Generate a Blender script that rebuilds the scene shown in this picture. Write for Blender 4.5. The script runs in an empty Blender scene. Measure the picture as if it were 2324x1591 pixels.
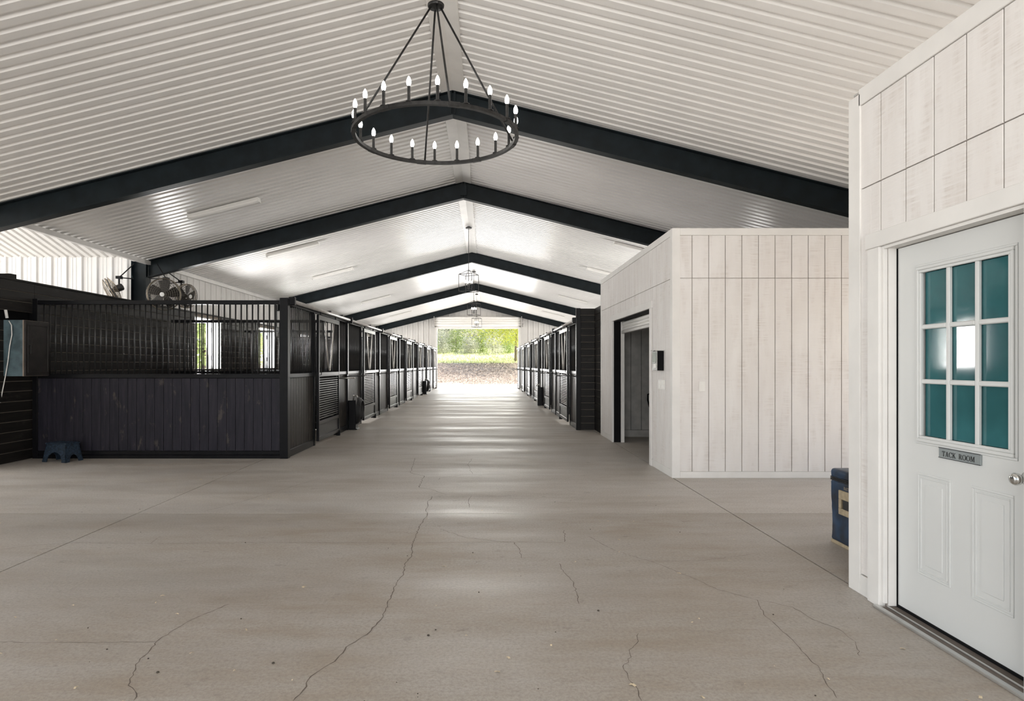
import bpy, bmesh, math, random
from mathutils import Vector, Matrix
random.seed(7)
C = bpy.context.scene.collection
S = bpy.context.scene

# ------------------------------------------------------------------ camera
FPX, CX, CY, H = 1420.0, 1101.0, 828.0, 1.465      # focal length and vanishing point in a 2324 x 1591 frame
cam = bpy.data.objects.new('camera', bpy.data.cameras.new('camera'))
C.objects.link(cam)
cam.location = (0, 0, H); cam.rotation_euler = (math.pi/2, 0, 0)
cam.data.sensor_fit = 'HORIZONTAL'; cam.data.sensor_width = 36.0
cam.data.lens = FPX*36/2324
cam.data.shift_x = (1162-CX)/2324; cam.data.shift_y = (CY-795.5)/2324
cam.data.clip_end = 400; cam.data.clip_start = 0.05
S.camera = cam
S.view_settings.view_transform = 'Standard'; S.view_settings.look = 'None'
S.view_settings.exposure = 0.05; S.view_settings.gamma = 1.0; S.view_settings.use_curve_mapping = False
S.cycles.use_denoising = True
S.cycles.use_adaptive_sampling = True; S.cycles.adaptive_threshold = .03; S.cycles.max_bounces = 8; S.cycles.diffuse_bounces = 5; S.cycles.glossy_bounces = 4
S.cycles.sample_clamp_indirect = 8

# ------------------------------------------------------------------ sky, sun, daylight at the openings, added fill lamps
w = bpy.data.worlds.new('sky'); S.world = w; w.use_nodes = True
nt = w.node_tree; bg = nt.nodes['Background']
sky = nt.nodes.new('ShaderNodeTexSky'); sky.sky_type = 'NISHITA'; sky.sun_disc = False
sky.sun_elevation = math.radians(52); sky.sun_rotation = math.radians(80); sky.dust_density = 2.5
nt.links.new(sky.outputs[0], bg.inputs[0]); bg.inputs[1].default_value = 0.30
sun = bpy.data.objects.new('sun', bpy.data.lights.new('sun', 'SUN')); C.objects.link(sun)
sun.data.energy = 11.0; sun.data.angle = 0.01; sun.data.color = (1, .96, .88)
sun.rotation_euler = Vector((.62, .12, .78)).to_track_quat('Z', 'Y').to_euler()
def area(name, loc, direction, sx, sy, power, col=(1, .99, .975)):
    l = bpy.data.lights.new(name, 'AREA'); l.shape = 'RECTANGLE'; l.size = sx; l.size_y = sy
    l.energy = power; l.color = col
    o = bpy.data.objects.new(name, l); C.objects.link(o)
    o.location = loc; o.rotation_euler = (-Vector(direction)).to_track_quat('Z', 'Y').to_euler()
    return o
area('daylight_front_opening', (-0.5, -6.6, 2.1), (0, 1, .2), 7.0, 4.0, 760)
area('daylight_wing_opening', (-14.8, 8.3, 2.4), (1, .05, .12), 7.5, 4.2, 730).data.spread = math.radians(150)
area('daylight_far_opening', (-.46, 39.9, 1.95), (0, -1, .1), 5.0, 3.6, 430)
area('passage_fill', (6.55, 6.15, 1.25), (-1, 0, 0), 3.3, 2.2, 34)  # unseen side opening; lamp added to lift the middle of the aisle
for k in range(1, 7):                        # daylight at the left stall windows, added fill at the right
    yw = 9.81+4.27*k+1.98
    area('stall_window_fill', (-7.5, yw, 2.0), (1, 0, .25), 1.4, 1.2, 360 if k == 1 else 220)
    area('stall_window_fill', (6.8, yw, 2.0), (-1, 0, .25), 1.4, 1.2, 360 if k == 1 else 220)  # right windows are unseen, added with their lamps to brighten the ceiling

# ------------------------------------------------------------------ materials
def new_mat(name):
    m = bpy.data.materials.new(name); m.use_nodes = True
    return m, m.node_tree, m.node_tree.nodes['Principled BSDF']
def noise_fac(nt, scale, stretch=(1, 1, 1), detail=4, lo=.35, hi=.65, rough=.55):
    g = nt.nodes.new('ShaderNodeNewGeometry')
    mp = nt.nodes.new('ShaderNodeMapping'); mp.inputs['Scale'].default_value = stretch
    n = nt.nodes.new('ShaderNodeTexNoise'); n.inputs['Scale'].default_value = scale
    n.inputs['Detail'].default_value = detail; n.inputs['Roughness'].default_value = rough
    r = nt.nodes.new('ShaderNodeMapRange'); r.inputs[1].default_value = lo; r.inputs[2].default_value = hi
    nt.links.new(g.outputs['Position'], mp.inputs[0]); nt.links.new(mp.outputs[0], n.inputs['Vector'])
    nt.links.new(n.outputs['Fac'], r.inputs[0])
    return r.outputs[0]
def mixc(nt, fac, a, b, mode='MIX'):
    m = nt.nodes.new('ShaderNodeMix'); m.data_type = 'RGBA'; m.blend_type = mode
    for sock, v in ((m.inputs[0], fac), (m.inputs[6], a), (m.inputs[7], b)):
        if hasattr(v, 'links'): nt.links.new(v, sock)
        elif isinstance(v, (int, float)): sock.default_value = v
        else: sock.default_value = (*v, 1)
    return m.outputs[2]
def bump(nt, p, fac, strength=.3, dist=.01):
    b = nt.nodes.new('ShaderNodeBump'); b.inputs['Strength'].default_value = strength
    b.inputs['Distance'].default_value = dist
    nt.links.new(fac, b.inputs['Height']); nt.links.new(b.outputs[0], p.inputs['Normal'])
def simple(name, col, rough=.5, metal=0, var=.12, scale=6, spec=.5):
    m, nt, p = new_mat(name)
    f = noise_fac(nt, scale)
    c = mixc(nt, f, tuple(x*(1-var) for x in col), tuple(min(1, x*(1+var)) for x in col))
    nt.links.new(c, p.inputs['Base Color'])
    p.inputs['Roughness'].default_value = rough; p.inputs['Metallic'].default_value = metal
    p.inputs['Specular IOR Level'].default_value = spec
    return m
def emit(name, col, strength):
    m, nt, p = new_mat(name)
    p.inputs['Base Color'].default_value = (*col, 1)
    p.inputs['Emission Color'].default_value = (*col, 1); p.inputs['Emission Strength'].default_value = strength
    return m

M = {}
# concrete floor: blotches, speckle, worn smooth bands
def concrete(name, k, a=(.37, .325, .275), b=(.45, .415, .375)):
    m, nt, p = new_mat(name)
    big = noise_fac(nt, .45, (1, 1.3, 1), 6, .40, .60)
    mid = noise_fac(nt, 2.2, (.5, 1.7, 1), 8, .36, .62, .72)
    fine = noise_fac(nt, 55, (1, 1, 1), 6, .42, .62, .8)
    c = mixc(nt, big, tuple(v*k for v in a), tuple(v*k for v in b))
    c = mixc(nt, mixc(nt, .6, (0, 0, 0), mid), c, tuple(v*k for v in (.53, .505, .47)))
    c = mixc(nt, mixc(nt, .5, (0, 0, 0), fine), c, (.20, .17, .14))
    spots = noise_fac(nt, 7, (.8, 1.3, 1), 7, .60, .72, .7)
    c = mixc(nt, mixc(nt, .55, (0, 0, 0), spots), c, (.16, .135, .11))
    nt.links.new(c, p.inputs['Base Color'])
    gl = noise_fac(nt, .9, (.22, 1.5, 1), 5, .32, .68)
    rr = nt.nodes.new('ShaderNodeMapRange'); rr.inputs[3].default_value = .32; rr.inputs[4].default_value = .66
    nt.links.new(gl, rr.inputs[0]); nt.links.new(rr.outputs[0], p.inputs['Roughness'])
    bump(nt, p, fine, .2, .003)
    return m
M['concrete_near'] = concrete('concrete_brown', .87, (.38, .315, .245), (.45, .405, .35))  # near slabs: brown staining, plus darkening that imitates dimmer light
M['concrete'] = concrete('concrete_pale', 1.08)  # farther slabs toned paler, standing in for brighter light mid-aisle
M['crack'] = simple('crack_dark', (.13, .105, .085), .9)
M['joint'] = simple('joint_fill', (.11, .09, .075), .9)
# painted white rough sawn boards
def sawn(name, a, b, dirt, along):
    m, nt, p = new_mat(name)
    st = {'x': (1.2, 30, 60), 'y': (30, 1.2, 60)}[along]
    f = noise_fac(nt, 1.6, (3.0, 3.0, .8), 5, .3, .7)
    saw = noise_fac(nt, 1.0, (4, 4, 90), 4, .40, .66, .65)
    wear = noise_fac(nt, 2.0, (4.5, 4.5, .9), 5, .48, .76, .6)
    c = mixc(nt, f, a, b)
    k = nt.nodes.new('ShaderNodeMath'); k.operation = 'MULTIPLY'
    nt.links.new(saw, k.inputs[0]); nt.links.new(wear, k.inputs[1])
    c = mixc(nt, k.outputs[0], c, dirt)
    nt.links.new(c, p.inputs['Base Color']); p.inputs['Roughness'].default_value = .6
    bump(nt, p, saw, .25, .003)
    return m
M['white_board'] = sawn('white_board', (.68, .645, .615), (.74, .715, .69), (.54, .485, .44), 'x')
M['white_trim'] = simple('white_trim', (.70, .68, .65), .5, var=.04, scale=3)
M['groove'] = simple('groove_back', (.34, .30, .27), .8)
M['dim_room'] = simple('dim_room', (.40, .39, .37), .7)  # white boards greyed, the dimness of the room put into the colour
M['door_white'] = simple('door_white', (.60, .605, .59), .38, var=.015, scale=2)
M['ceil'] = simple('ceiling_metal', (.76, .742, .715), .30, var=.03, scale=1.2, spec=.6)
M['siding'] = simple('siding_metal', (.64, .62, .59), .45, var=.04, scale=2)
M['flash'] = simple('flashing', (.74, .72, .685), .38, var=.05, scale=3)
M['steel'] = simple('rafter_steel', (.007, .011, .013), .45, var=.3, scale=5, spec=.2)
M['black_metal'] = simple('black_metal', (.005, .005, .006), .28, var=.2, scale=8, spec=.2)
M['bar_metal'] = simple('bar_metal', (.014, .014, .014), .28, var=.2, scale=8, spec=.5)
# black stained knotty planks
def stained(name, a, b, knot, stretch, kscale=2.2):
    m, nt, p = new_mat(name)
    f = noise_fac(nt, 3.0, stretch, 6, .3, .7, .65)
    k = noise_fac(nt, kscale, tuple((x**.35) for x in stretch), 4, .60, .67, .7)
    c = mixc(nt, f, a, b); c = mixc(nt, mixc(nt, .45, (0, 0, 0), k), c, knot)
    nt.links.new(c, p.inputs['Base Color']); p.inputs['Roughness'].default_value = .42; p.inputs['Specular IOR Level'].default_value = .18
    bump(nt, p, f, .3, .004)
    return m
M['plank'] = stained('stained_plank', (.011, .0105, .015), (.025, .0225, .031), (.10, .085, .07), (9, 9, .7), 3.4)
M['plank_worn'] = stained('worn_plank', (.004, .0035, .003), (.040, .033, .028), (.17, .15, .13), (9, 9, .6), 4.5)
M['board'] = stained('stained_board', (.008, .0075, .007), (.021, .018, .016), (.05, .045, .04), (.7, .7, 9))
M['lit_joint'] = simple('lit_edge_tint', (.25, .21, .17), .8)  # pale backing colour imitates lit board edges along the gaps
M['black'] = simple('flat_black', (.004, .004, .0045), .7, spec=.12)
M['galv'] = simple('galvanised', (.52, .50, .47), .32, .85, var=.1)
M['track'] = simple('track_metal', (.50, .48, .46), .35, .5, var=.08)
M['chrome'] = simple('chrome', (.7, .7, .68), .16, 1, var=.02)
M['alu'] = simple('aluminium', (.55, .55, .54), .35, .9, var=.05)
M['tube_white'] = simple('fixture_white', (.80, .78, .74), .35, var=.02)
M['lens'] = simple('fixture_lens', (.86, .84, .80), .25, var=.02)
M['bulb'] = emit('bulb_glow', (1, .97, .92), 14)
M['iron'] = simple('dark_iron', (.020, .019, .018), .48, .3, var=.5, scale=25)
M['teal_glass'] = simple('teal_glass', (.035, .125, .135), .06, var=.15, scale=3, spec=.7)
M['navy'] = simple('navy_canvas', (.007, .026, .060), .42, var=.7, scale=7)
M['tan'] = simple('tan_canvas', (.36, .29, .19), .8, var=.15, scale=30)
M['zip'] = simple('zip_black', (.012, .012, .014), .5)
M['stool'] = simple('stool_plastic', (.016, .028, .045), .45, var=.7, scale=45)
M['cab_side'] = simple('cabinet_side', (.085, .125, .14), .4, var=.35, scale=5)
M['cab_edge'] = simple('cabinet_edge', (.30, .25, .21), .7)
M['cab_door'] = simple('cabinet_door', (.016, .013, .012), .4, var=.4)
M['white_plastic'] = simple('white_plastic', (.78, .76, .72), .35, var=.02)
M['sign'] = simple('sign_plate', (.30, .33, .33), .35, .4, var=.1)
M['ink'] = simple('ink_black', (.006, .006, .006), .5)
M['hose'] = simple('hose_rubber', (.020, .020, .020), .5)
M['fan_metal'] = simple('fan_metal', (.30, .25, .19), .4, .6, var=.2)
M['fan_wire_dark'] = simple('fan_wire_dark', (.10, .088, .07), .4, .6, var=.2)
M['fan_dark'] = simple('fan_dark', (.03, .027, .024), .45, .3)
M['screen'] = simple('screen_green', (.16, .19, .15), .2)
M['paper'] = simple('paper_white', (.8, .79, .76), .6)
M['bark'] = simple('bark', (.20, .16, .14), .9, var=.3, scale=12)
def leafy(name, col):
    m, nt, p = new_mat(name)
    c = mixc(nt, noise_fac(nt, 1.2), tuple(x*.7 for x in col), col)
    nt.links.new(c, p.inputs['Base Color']); p.inputs['Roughness'].default_value = .6
    tl = nt.nodes.new('ShaderNodeBsdfTranslucent'); nt.links.new(c, tl.inputs[0])
    mx = nt.nodes.new('ShaderNodeMixShader'); mx.inputs[0].default_value = .5
    nt.links.new(p.outputs[0], mx.inputs[1]); nt.links.new(tl.outputs[0], mx.inputs[2])
    nt.links.new(mx.outputs[0], nt.nodes['Material Output'].inputs[0])
    return m
M['leaf'] = leafy('leaf_yellow_green', (.66, .70, .12))
M['leaf2'] = leafy('leaf_mid_green', (.50, .60, .25))
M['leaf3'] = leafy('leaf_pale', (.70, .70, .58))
M['litter'] = simple('leaf_litter', (.56, .46, .38), .9, var=.4, scale=9)
M['grass'] = simple('dry_grass', (.66, .68, .40), .8, var=.25, scale=1)
M['shaving'] = simple('wood_shaving', (.62, .52, .36), .8)
M['crumb'] = simple('dark_crumb', (.05, .04, .03), .9)
# outdoor ground: pale gravel, leaf strewn bank, pale road, meadow (bands distorted by noise)
m, nt, p = new_mat('outdoor_ground')
g = nt.nodes.new('ShaderNodeNewGeometry'); sx = nt.nodes.new('ShaderNodeSeparateXYZ')
nt.links.new(g.outputs['Position'], sx.inputs[0])
n = noise_fac(nt, .5, (1, 2.2, 1), 6, 0, 1, .65)
ad = nt.nodes.new('ShaderNodeMath'); ad.operation = 'MULTIPLY_ADD'; ad.inputs[1].default_value = 5.0
nt.links.new(n, ad.inputs[0]); nt.links.new(sx.outputs[1], ad.inputs[2])
def step(a, b, src):
    r = nt.nodes.new('ShaderNodeMapRange'); r.inputs[1].default_value = a; r.inputs[2].default_value = b
    nt.links.new(src, r.inputs[0]); return r.outputs[0]
leafn = noise_fac(nt, 6, (1, 1, 1), 5, .4, .6, .7)
bank = mixc(nt, leafn, (.20, .155, .125), (.36, .30, .25))
mead = mixc(nt, noise_fac(nt, 1.2, (1, 1, 1), 5, .35, .65), (.58, .64, .34), (.78, .76, .56))
c = mixc(nt, step(50.5, 52.0, ad.outputs[0]), (.72, .68, .63), bank)
c = mixc(nt, step(58.2, 58.6, sx.outputs[1]), c, (.75, .71, .66))
c = mixc(nt, step(62.5, 63.2, sx.outputs[1]), c, mead)
nt.links.new(c, p.inputs['Base Color']); p.inputs['Roughness'].default_value = .95
M['ground'] = m

# ------------------------------------------------------------------ mesh helpers
class MB:
    def __init__(s): s.v = []; s.f = []
    def box(s, x0, x1, y0, y1, z0, z1):
        b = len(s.v)
        s.v += [(x0,y0,z0),(x1,y0,z0),(x1,y1,z0),(x0,y1,z0),(x0,y0,z1),(x1,y0,z1),(x1,y1,z1),(x0,y1,z1)]
        s.f += [tuple(b+i for i in q) for q in ((0,3,2,1),(4,5,6,7),(0,1,5,4),(1,2,6,5),(2,3,7,6),(3,0,4,7))]
        return s
    def hexa(s, pts):     # eight points ordered like box
        b = len(s.v); s.v += [tuple(q) for q in pts]
        s.f += [tuple(b+i for i in q) for q in ((0,3,2,1),(4,5,6,7),(0,1,5,4),(1,2,6,5),(2,3,7,6),(3,0,4,7))]
        return s
    def tube(s, pts, r, n=8, closed=False, caps=True):
        pts = [Vector(q) for q in pts]; k = len(pts); b = len(s.v)
        rs = r if isinstance(r, (list, tuple)) else [r]*k
        prev = None
        for i, q in enumerate(pts):
            if closed: t = pts[(i+1) % k]-pts[i-1]
            else: t = pts[min(i+1, k-1)]-pts[max(i-1, 0)]
            t.normalize()
            if prev is None: a = t.orthogonal().normalized()
            else:
                a = prev-t*prev.dot(t); a.normalize()
            prev = a; c = t.cross(a)
            for j in range(n):
                th = 2*math.pi*j/n
                s.v.append(tuple(q+(a*math.cos(th)+c*math.sin(th))*rs[i]))
        for i in range(k if closed else k-1):
            for j in range(n):
                i2 = (i+1) % k
                s.f.append((b+i*n+j, b+i*n+(j+1) % n, b+i2*n+(j+1) % n, b+i2*n+j))
        if caps and not closed:
            s.f.append(tuple(b+j for j in range(n))[::-1]); s.f.append(tuple(b+(k-1)*n+j for j in range(n)))
        return s
    def lathe(s, prof, n=12, o=(0, 0, 0)):    # prof: (r, z) bottom to top
        b = len(s.v)
        for r, z in prof:
            for j in range(n):
                th = 2*math.pi*j/n
                s.v.append((o[0]+r*math.cos(th), o[1]+r*math.sin(th), o[2]+z))
        for i in range(len(prof)-1):
            for j in range(n):
                s.f.append((b+i*n+j, b+i*n+(j+1) % n, b+(i+1)*n+(j+1) % n, b+(i+1)*n+j))
        s.f.append(tuple(b+j for j in range(n))[::-1])
        s.f.append(tuple(b+(len(prof)-1)*n+j for j in range(n)))
        return s
    def prism(s, poly, y0, y1):               # polygon of (x, z) extruded along y
        b = len(s.v); k = len(poly)
        s.v += [(x, y0, z) for x, z in poly]+[(x, y1, z) for x, z in poly]
        s.f.append(tuple(b+i for i in range(k))); s.f.append(tuple(b+k+i for i in range(k))[::-1])
        s.f += [(b+i, b+k+i, b+k+(i+1) % k, b+(i+1) % k) for i in range(k)]
        return s
    def mesh(s, name, mat, smooth=False):
        me = bpy.data.meshes.new(name); me.from_pydata(s.v, [], s.f); me.update()
        bm = bmesh.new(); bm.from_mesh(me); bmesh.ops.recalc_face_normals(bm, faces=bm.faces[:]); bm.to_mesh(me); bm.free()
        me.materials.append(M[mat])
        if smooth:
            for q in me.polygons: q.use_smooth = True
        return me
    def build(s, name, mat, parent=None, smooth=False, loc=None):
        return link(name, s.mesh(name, mat, smooth), parent, loc)
def link(name, me, parent=None, loc=None, rot=None):
    o = bpy.data.objects.new(name, me); C.objects.link(o)
    if parent: o.parent = parent
    if loc is not None: o.location = loc
    if rot is not None: o.rotation_euler = rot
    return o
_cache = {}
def bxm(sx, sy, sz, mat, bev=0.0):
    key = (round(sx, 4), round(sy, 4), round(sz, 4), mat, bev)
    if key not in _cache:
        bm = bmesh.new(); bmesh.ops.create_cube(bm, size=1)
        bmesh.ops.scale(bm, vec=(sx, sy, sz), verts=bm.verts)
        if bev: bmesh.ops.bevel(bm, geom=bm.edges[:], offset=bev, segments=1, affect='EDGES')
        me = bpy.data.meshes.new('box'); bm.to_mesh(me); bm.free(); me.materials.append(M[mat])
        _cache[key] = me
    return _cache[key]
def wloc(parent):
    v = Vector((0, 0, 0))
    while parent: v += parent.location; parent = parent.parent
    return v
def bx(name, mat, parent, x0, x1, y0, y1, z0, z1, bev=0.0):   # a box given in world coordinates under an unrotated parent
    o = link(name, bxm(x1-x0, y1-y0, z1-z0, mat, bev), parent)
    o.location = Vector(((x0+x1)/2, (y0+y1)/2, (z0+z1)/2))-wloc(parent)
    return o
def wb(name, mb, mat, parent, smooth=False):                  # MB in world coordinates under an unrotated parent
    off = wloc(parent); mb.v = [(a-off.x, b-off.y, c-off.z) for a, b, c in mb.v]
    return mb.build(name, mat, parent, smooth)
def thing(name, label, cat, loc=(0, 0, 0), group=None, rotz=0):
    o = link(name, None, None, loc); o.rotation_euler = (0, 0, rotz); o.empty_display_size = .1
    o['label'] = label; o['category'] = cat
    if group: o['group'] = group
    return o
def tag(o, label, cat, group=None):
    o['label'] = label; o['category'] = cat
    if group: o['group'] = group
    return o
def struct(name, loc=(0, 0, 0), label=None):
    o = link(name, None, None, loc); o['kind'] = 'structure'; o.empty_display_size = .1
    if label: o['label'] = label
    return o
def stuff(o): o['kind'] = 'stuff'; return o
def P(x, y, Y): return Vector(((x-CX)*Y/FPX, Y, H-(y-CY)*Y/FPX))
def PF(x, y):
    Y = H*FPX/(y-CY); return Vector(((x-CX)*Y/FPX, Y, 0))

# ------------------------------------------------------------------ key dimensions
XL, XR = -3.13, 2.10            # stall fronts
RX, RZ, PITCH = -0.472, 5.465, .25
EAVE = 6.90
MOD, Y0 = 4.27, 9.81            # stall module, corner of the first stall
YE = 39.6                       # far wall
XB = -7.1                       # boarded wall on the left
def roofz(x): return RZ-PITCH*abs(x-RX)
ORD = ['first', 'second', 'third', 'fourth', 'fifth', 'sixth', 'seventh', 'eighth']

# ------------------------------------------------------------------ floor: slabs with recessed joints, cracks
fl = struct('floor', label='grey concrete floor with saw-cut joints and cracks')
xs = [-15.5, -3.43, 2.43, 7.0]; ys = [-7.5, 6.17, 14.1, 22.6, 31.2, YE+.25]
g = .0065
bx('joint_bed', 'joint', fl, -15.5, 7.0, -7.5, YE+.25, -.12, -.012)
for i in range(3):
    for j in range(5):
        bx('slab', 'concrete' if j else 'concrete_near', fl, xs[i]+g, xs[i+1]-g, ys[j]+g*.8, ys[j+1]-g*.8, -.115, 0)
def crack(pts, wd, zoom=None):
    off = {'L': (0, 1040), 'R': (900, 1040)}[zoom]
    q = [PF(a/2.1127+off[0], b/2.1127+off[1]) for a, b in pts]
    fin = [q[0]]
    for a, b in zip(q, q[1:]):
        n = max(2, int((b-a).length/(.028 if b.y < 6 else .07)))
        for k in range(1, n+1):
            v = a.lerp(b, k/n)
            if k < n: v += Vector((random.uniform(-1, 1), random.uniform(-1, 1), 0))*(.007 if b.y < 6 else .014)
            fin.append(v)
    mb = MB()
    for k, v in enumerate(fin):
        t = (fin[min(k+1, len(fin)-1)]-fin[max(k-1, 0)]).normalized(); nrm = Vector((-t.y, t.x, 0))
        ww = wd*random.uniform(.35, .95)*(.4 if k in (0, len(fin)-1) else 1)
        mb.v += [tuple(v+nrm*ww/2+Vector((0, 0, .0008))), tuple(v-nrm*ww/2+Vector((0, 0, .0008)))]
        if k: b = 2*k; mb.f.append((b-2, b-1, b+1, b))
    mb.build('crack', 'crack', fl)
crack([(1405,1164),(1470,1095),(1480,1060),(1530,1020),(1605,975),(1660,905),(1705,880),(1760,845),(1830,770),(1850,720),(1875,660),(1900,600),(1935,560),(1940,510),(1970,475),(1982,405),(1995,370),(2015,320),(2040,285),(2050,215),(2072,182)], .0075, 'L')
crack([(2145,175),(2085,155),(2010,140),(2035,85),(1970,70),(1980,30),(1990,0)], .009, 'L')
crack([(2220,80),(2110,95),(2100,105)], .007, 'L')
crack([(640,1164),(655,1130),(615,1090),(640,1040),(650,990),(690,950),(745,895),(750,880),(830,825),(930,770),(1100,700)], .0065, 'L')
crack([(0,880),(200,885),(440,885),(640,882),(750,880)], .004, 'L')
crack([(0,440),(150,418),(380,405),(720,410),(1200,405),(1980,405)], .0045, 'L')
crack([(720,410),(770,375)], .004, 'L')
crack([(980,255),(1200,195),(1420,130),(1590,85)], .005, 'L')
crack([(80,405),(600,402),(800,405)], .0045, 'R')
crack([(210,340),(330,380),(500,400),(560,402),(590,435),(600,480)], .006, 'R')
crack([(800,345),(808,375),(805,402)], .006, 'R')
crack([(780,505),(800,545),(845,590),(865,650),(875,700)], .006, 'R')
crack([(920,375),(1050,445),(1220,495),(1400,565),(1540,630),(1730,680),(1760,750),(1830,810),(1885,860),(1960,940),(2030,1010),(2060,1080),(2110,1150)], .0045, 'R')
crack([(1740,680),(1900,715),(2000,775),(2120,820),(2200,880),(2220,950)], .004, 'R')
crack([(1160,840),(1150,890),(1115,920),(1125,955),(1085,1000),(1110,1050),(1160,1120),(1175,1164)], .005, 'R')
crack([(1220,495),(1480,490),(1700,460)], .004, 'R')
crack([(180,182),(420,182),(640,182)], .006, 'R')
crack([(80,78),(360,78),(560,78)], .006, 'R')
crack([(365,75),(350,50),(340,30),(365,0)], .007, 'R')
crack([(350,240),(345,205),(360,180)], .006, 'R')

# ------------------------------------------------------------------ ceiling: ribbed metal panels, ridge cap, eave trim
RP = .1755
def ribbed(length, nrib, thick=.030):
    """panel in local x (down the slope, 0..length), y across; profile hangs below z = thick"""
    prof = []
    for k in range(nrib):
        y = k*RP
        prof += [(y, 0), (y+.088, 0), (y+.108, thick), (y+.148, thick), (y+.168, 0)]
    prof.append((nrib*RP, 0))
    v = []; f = []
    for y, z in prof: v += [(0, y, z), (length, y, z)]
    for k in range(len(prof)-1): f.append((2*k, 2*k+1, 2*k+3, 2*k+2))
    mb = MB(); mb.v = v; mb.f = f
    return mb.mesh('ceiling_panel', 'ceil')
ce = struct('ceiling', label='white ribbed metal ceiling sloping up to the ridge')
ang = math.atan(PITCH); slope_len = EAVE/math.cos(ang)
pm = ribbed(slope_len, 5)
npan = int((YE+.2+7)/(5*RP))+1
for k in range(npan):
    y = -7+k*5*RP
    link('ceiling_panel', pm, ce, (RX+.02, y+5*RP*0, RZ+.002), (0, ang, 0))
    o = link('ceiling_panel', pm, ce, (RX-.02, y+5*RP, RZ+.002), (0, ang, math.pi))
mb = MB()
for s in (-1, 1):
    n = Vector((s*.165, 0, -.165*PITCH)); b = len(mb.v)
    yA, yB = -7, YE+.1
    top = .006
    pts = [(RX, RZ-.012), (RX+s*.165, RZ-.012-.165*PITCH), (RX+s*.175, RZ+.01-.165*PITCH), (RX, RZ+.004)]
    mb.prism(pts if s > 0 else pts[::-1], yA, yB)
o = mb.build('trim_1', 'flash'); o['kind'] = 'structure'; o['label'] = 'folded white ridge flashing along the ceiling peak'
EX = RX-EAVE
o = MB().box(EX-.02, EX+.05, -7, YE, roofz(EX)-.09, roofz(EX)+.0).build('trim_2', 'flash'); o['kind'] = 'structure'
o['label'] = 'white eave trim along the left edge of the ceiling'
o = MB().box(RX+EAVE-.05, RX+EAVE+.02, -7, YE, roofz(EX)-.09, roofz(EX)).build('trim_3', 'flash'); o['kind'] = 'structure'
o['label'] = 'white eave trim along the right edge of the ceiling'

# ------------------------------------------------------------------ steel frames
def i_beam(mb, a, b, depth, fw=.16, tf=.014, tw=.010):
    """rafter from ridge a to eave b (x, z of top), hanging down by depth, at y in [-fw/2, fw/2]"""
    (xa, za), (xb, zb) = a, b
    def slab(dz0, dz1, hw):
        p = [(xa, -hw, za-dz1), (xb, -hw, zb-dz1), (xb, hw, zb-dz1), (xa, hw, za-dz1),
             (xa, -hw, za-dz0), (xb, -hw, zb-dz0), (xb, hw, zb-dz0), (xa, hw, za-dz0)]
        mb.hexa(p)
    slab(0, tf, fw/2); slab(tf, depth-tf, tw/2); slab(depth-tf, depth, fw/2)
RY = [9.16, 13.71, 22.24, 30.70, 39.25]
flab = ['nearest black steel roof frame, behind the ring chandelier', 'second black steel roof frame, meeting the post with the fans',
        'third black steel roof frame, above the near lantern', 'fourth black steel roof frame, between the lanterns', 'far black steel roof frame against the end wall']
for k, y in enumerate(RY):
    t = thing('roof_frame', flab[k], 'roof beam', (RX, y, 0), 'black steel roof frames')
    for s in (-1, 1):
        mb = MB(); i_beam(mb, (0, RZ-.006), (s*EAVE, RZ-.006-PITCH*EAVE), .36); mb.build('rafter', 'steel', t)
        xo = s*(EAVE+.02)
        mb = MB(); zt = RZ-PITCH*EAVE-.01
        a, b = sorted((xo, xo-s*.014)); mb.box(a, b, -.1, .1, .0, zt)
        a, b = sorted((xo+s*.0, xo+s*.30)); mb.box(a, b, -.006, .006, 0, zt)
        a, b = sorted((xo+s*.30, xo+s*.314)); mb.box(a, b, -.1, .1, 0, zt)
        mb.build('column', 'steel', t)
    if k == 1:
        mb = MB().box(-.07, .07, -.095, -.082, RZ-.31, RZ-.10); mb.build('splice_plate', 'steel', t)
    if k < 2:
        mb = MB()
        for s in (-1, 1): mb.box(s*.03-.012, s*.03+.012, -.07, .07, RZ-.35, RZ-.02)
        mb.build('splice_plate', 'steel', t)

# ------------------------------------------------------------------ ribbed siding walls
SP = .335
def siding(nrib, z0, tops, mat='siding'):
    """panel in local x (0..nrib*SP), face towards -y, ribs proud; tops = (z at left, z at right)"""
    prof = []
    for k in range(nrib):
        x = k*SP
        prof += [(x, 0), (x+.02, 0), (x+.045, -.032), (x+.085, -.032), (x+.11, 0), (x+.185, 0), (x+.192, -.006), (x+.202, -.006), (x+.209, 0), (x+.265, 0), (x+.272, -.006), (x+.282, -.006), (x+.289, 0)]
    W = nrib*SP; prof.append((W, 0)); mb = MB()
    for x, y in prof:
        zt = tops[0]+(tops[1]-tops[0])*x/W
        mb.v += [(x, y, z0), (x, y, zt)]
    for k in range(len(prof)-1): mb.f.append((2*k, 2*k+2, 2*k+3, 2*k+1))
    return mb.mesh('siding_panel', mat)
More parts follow.
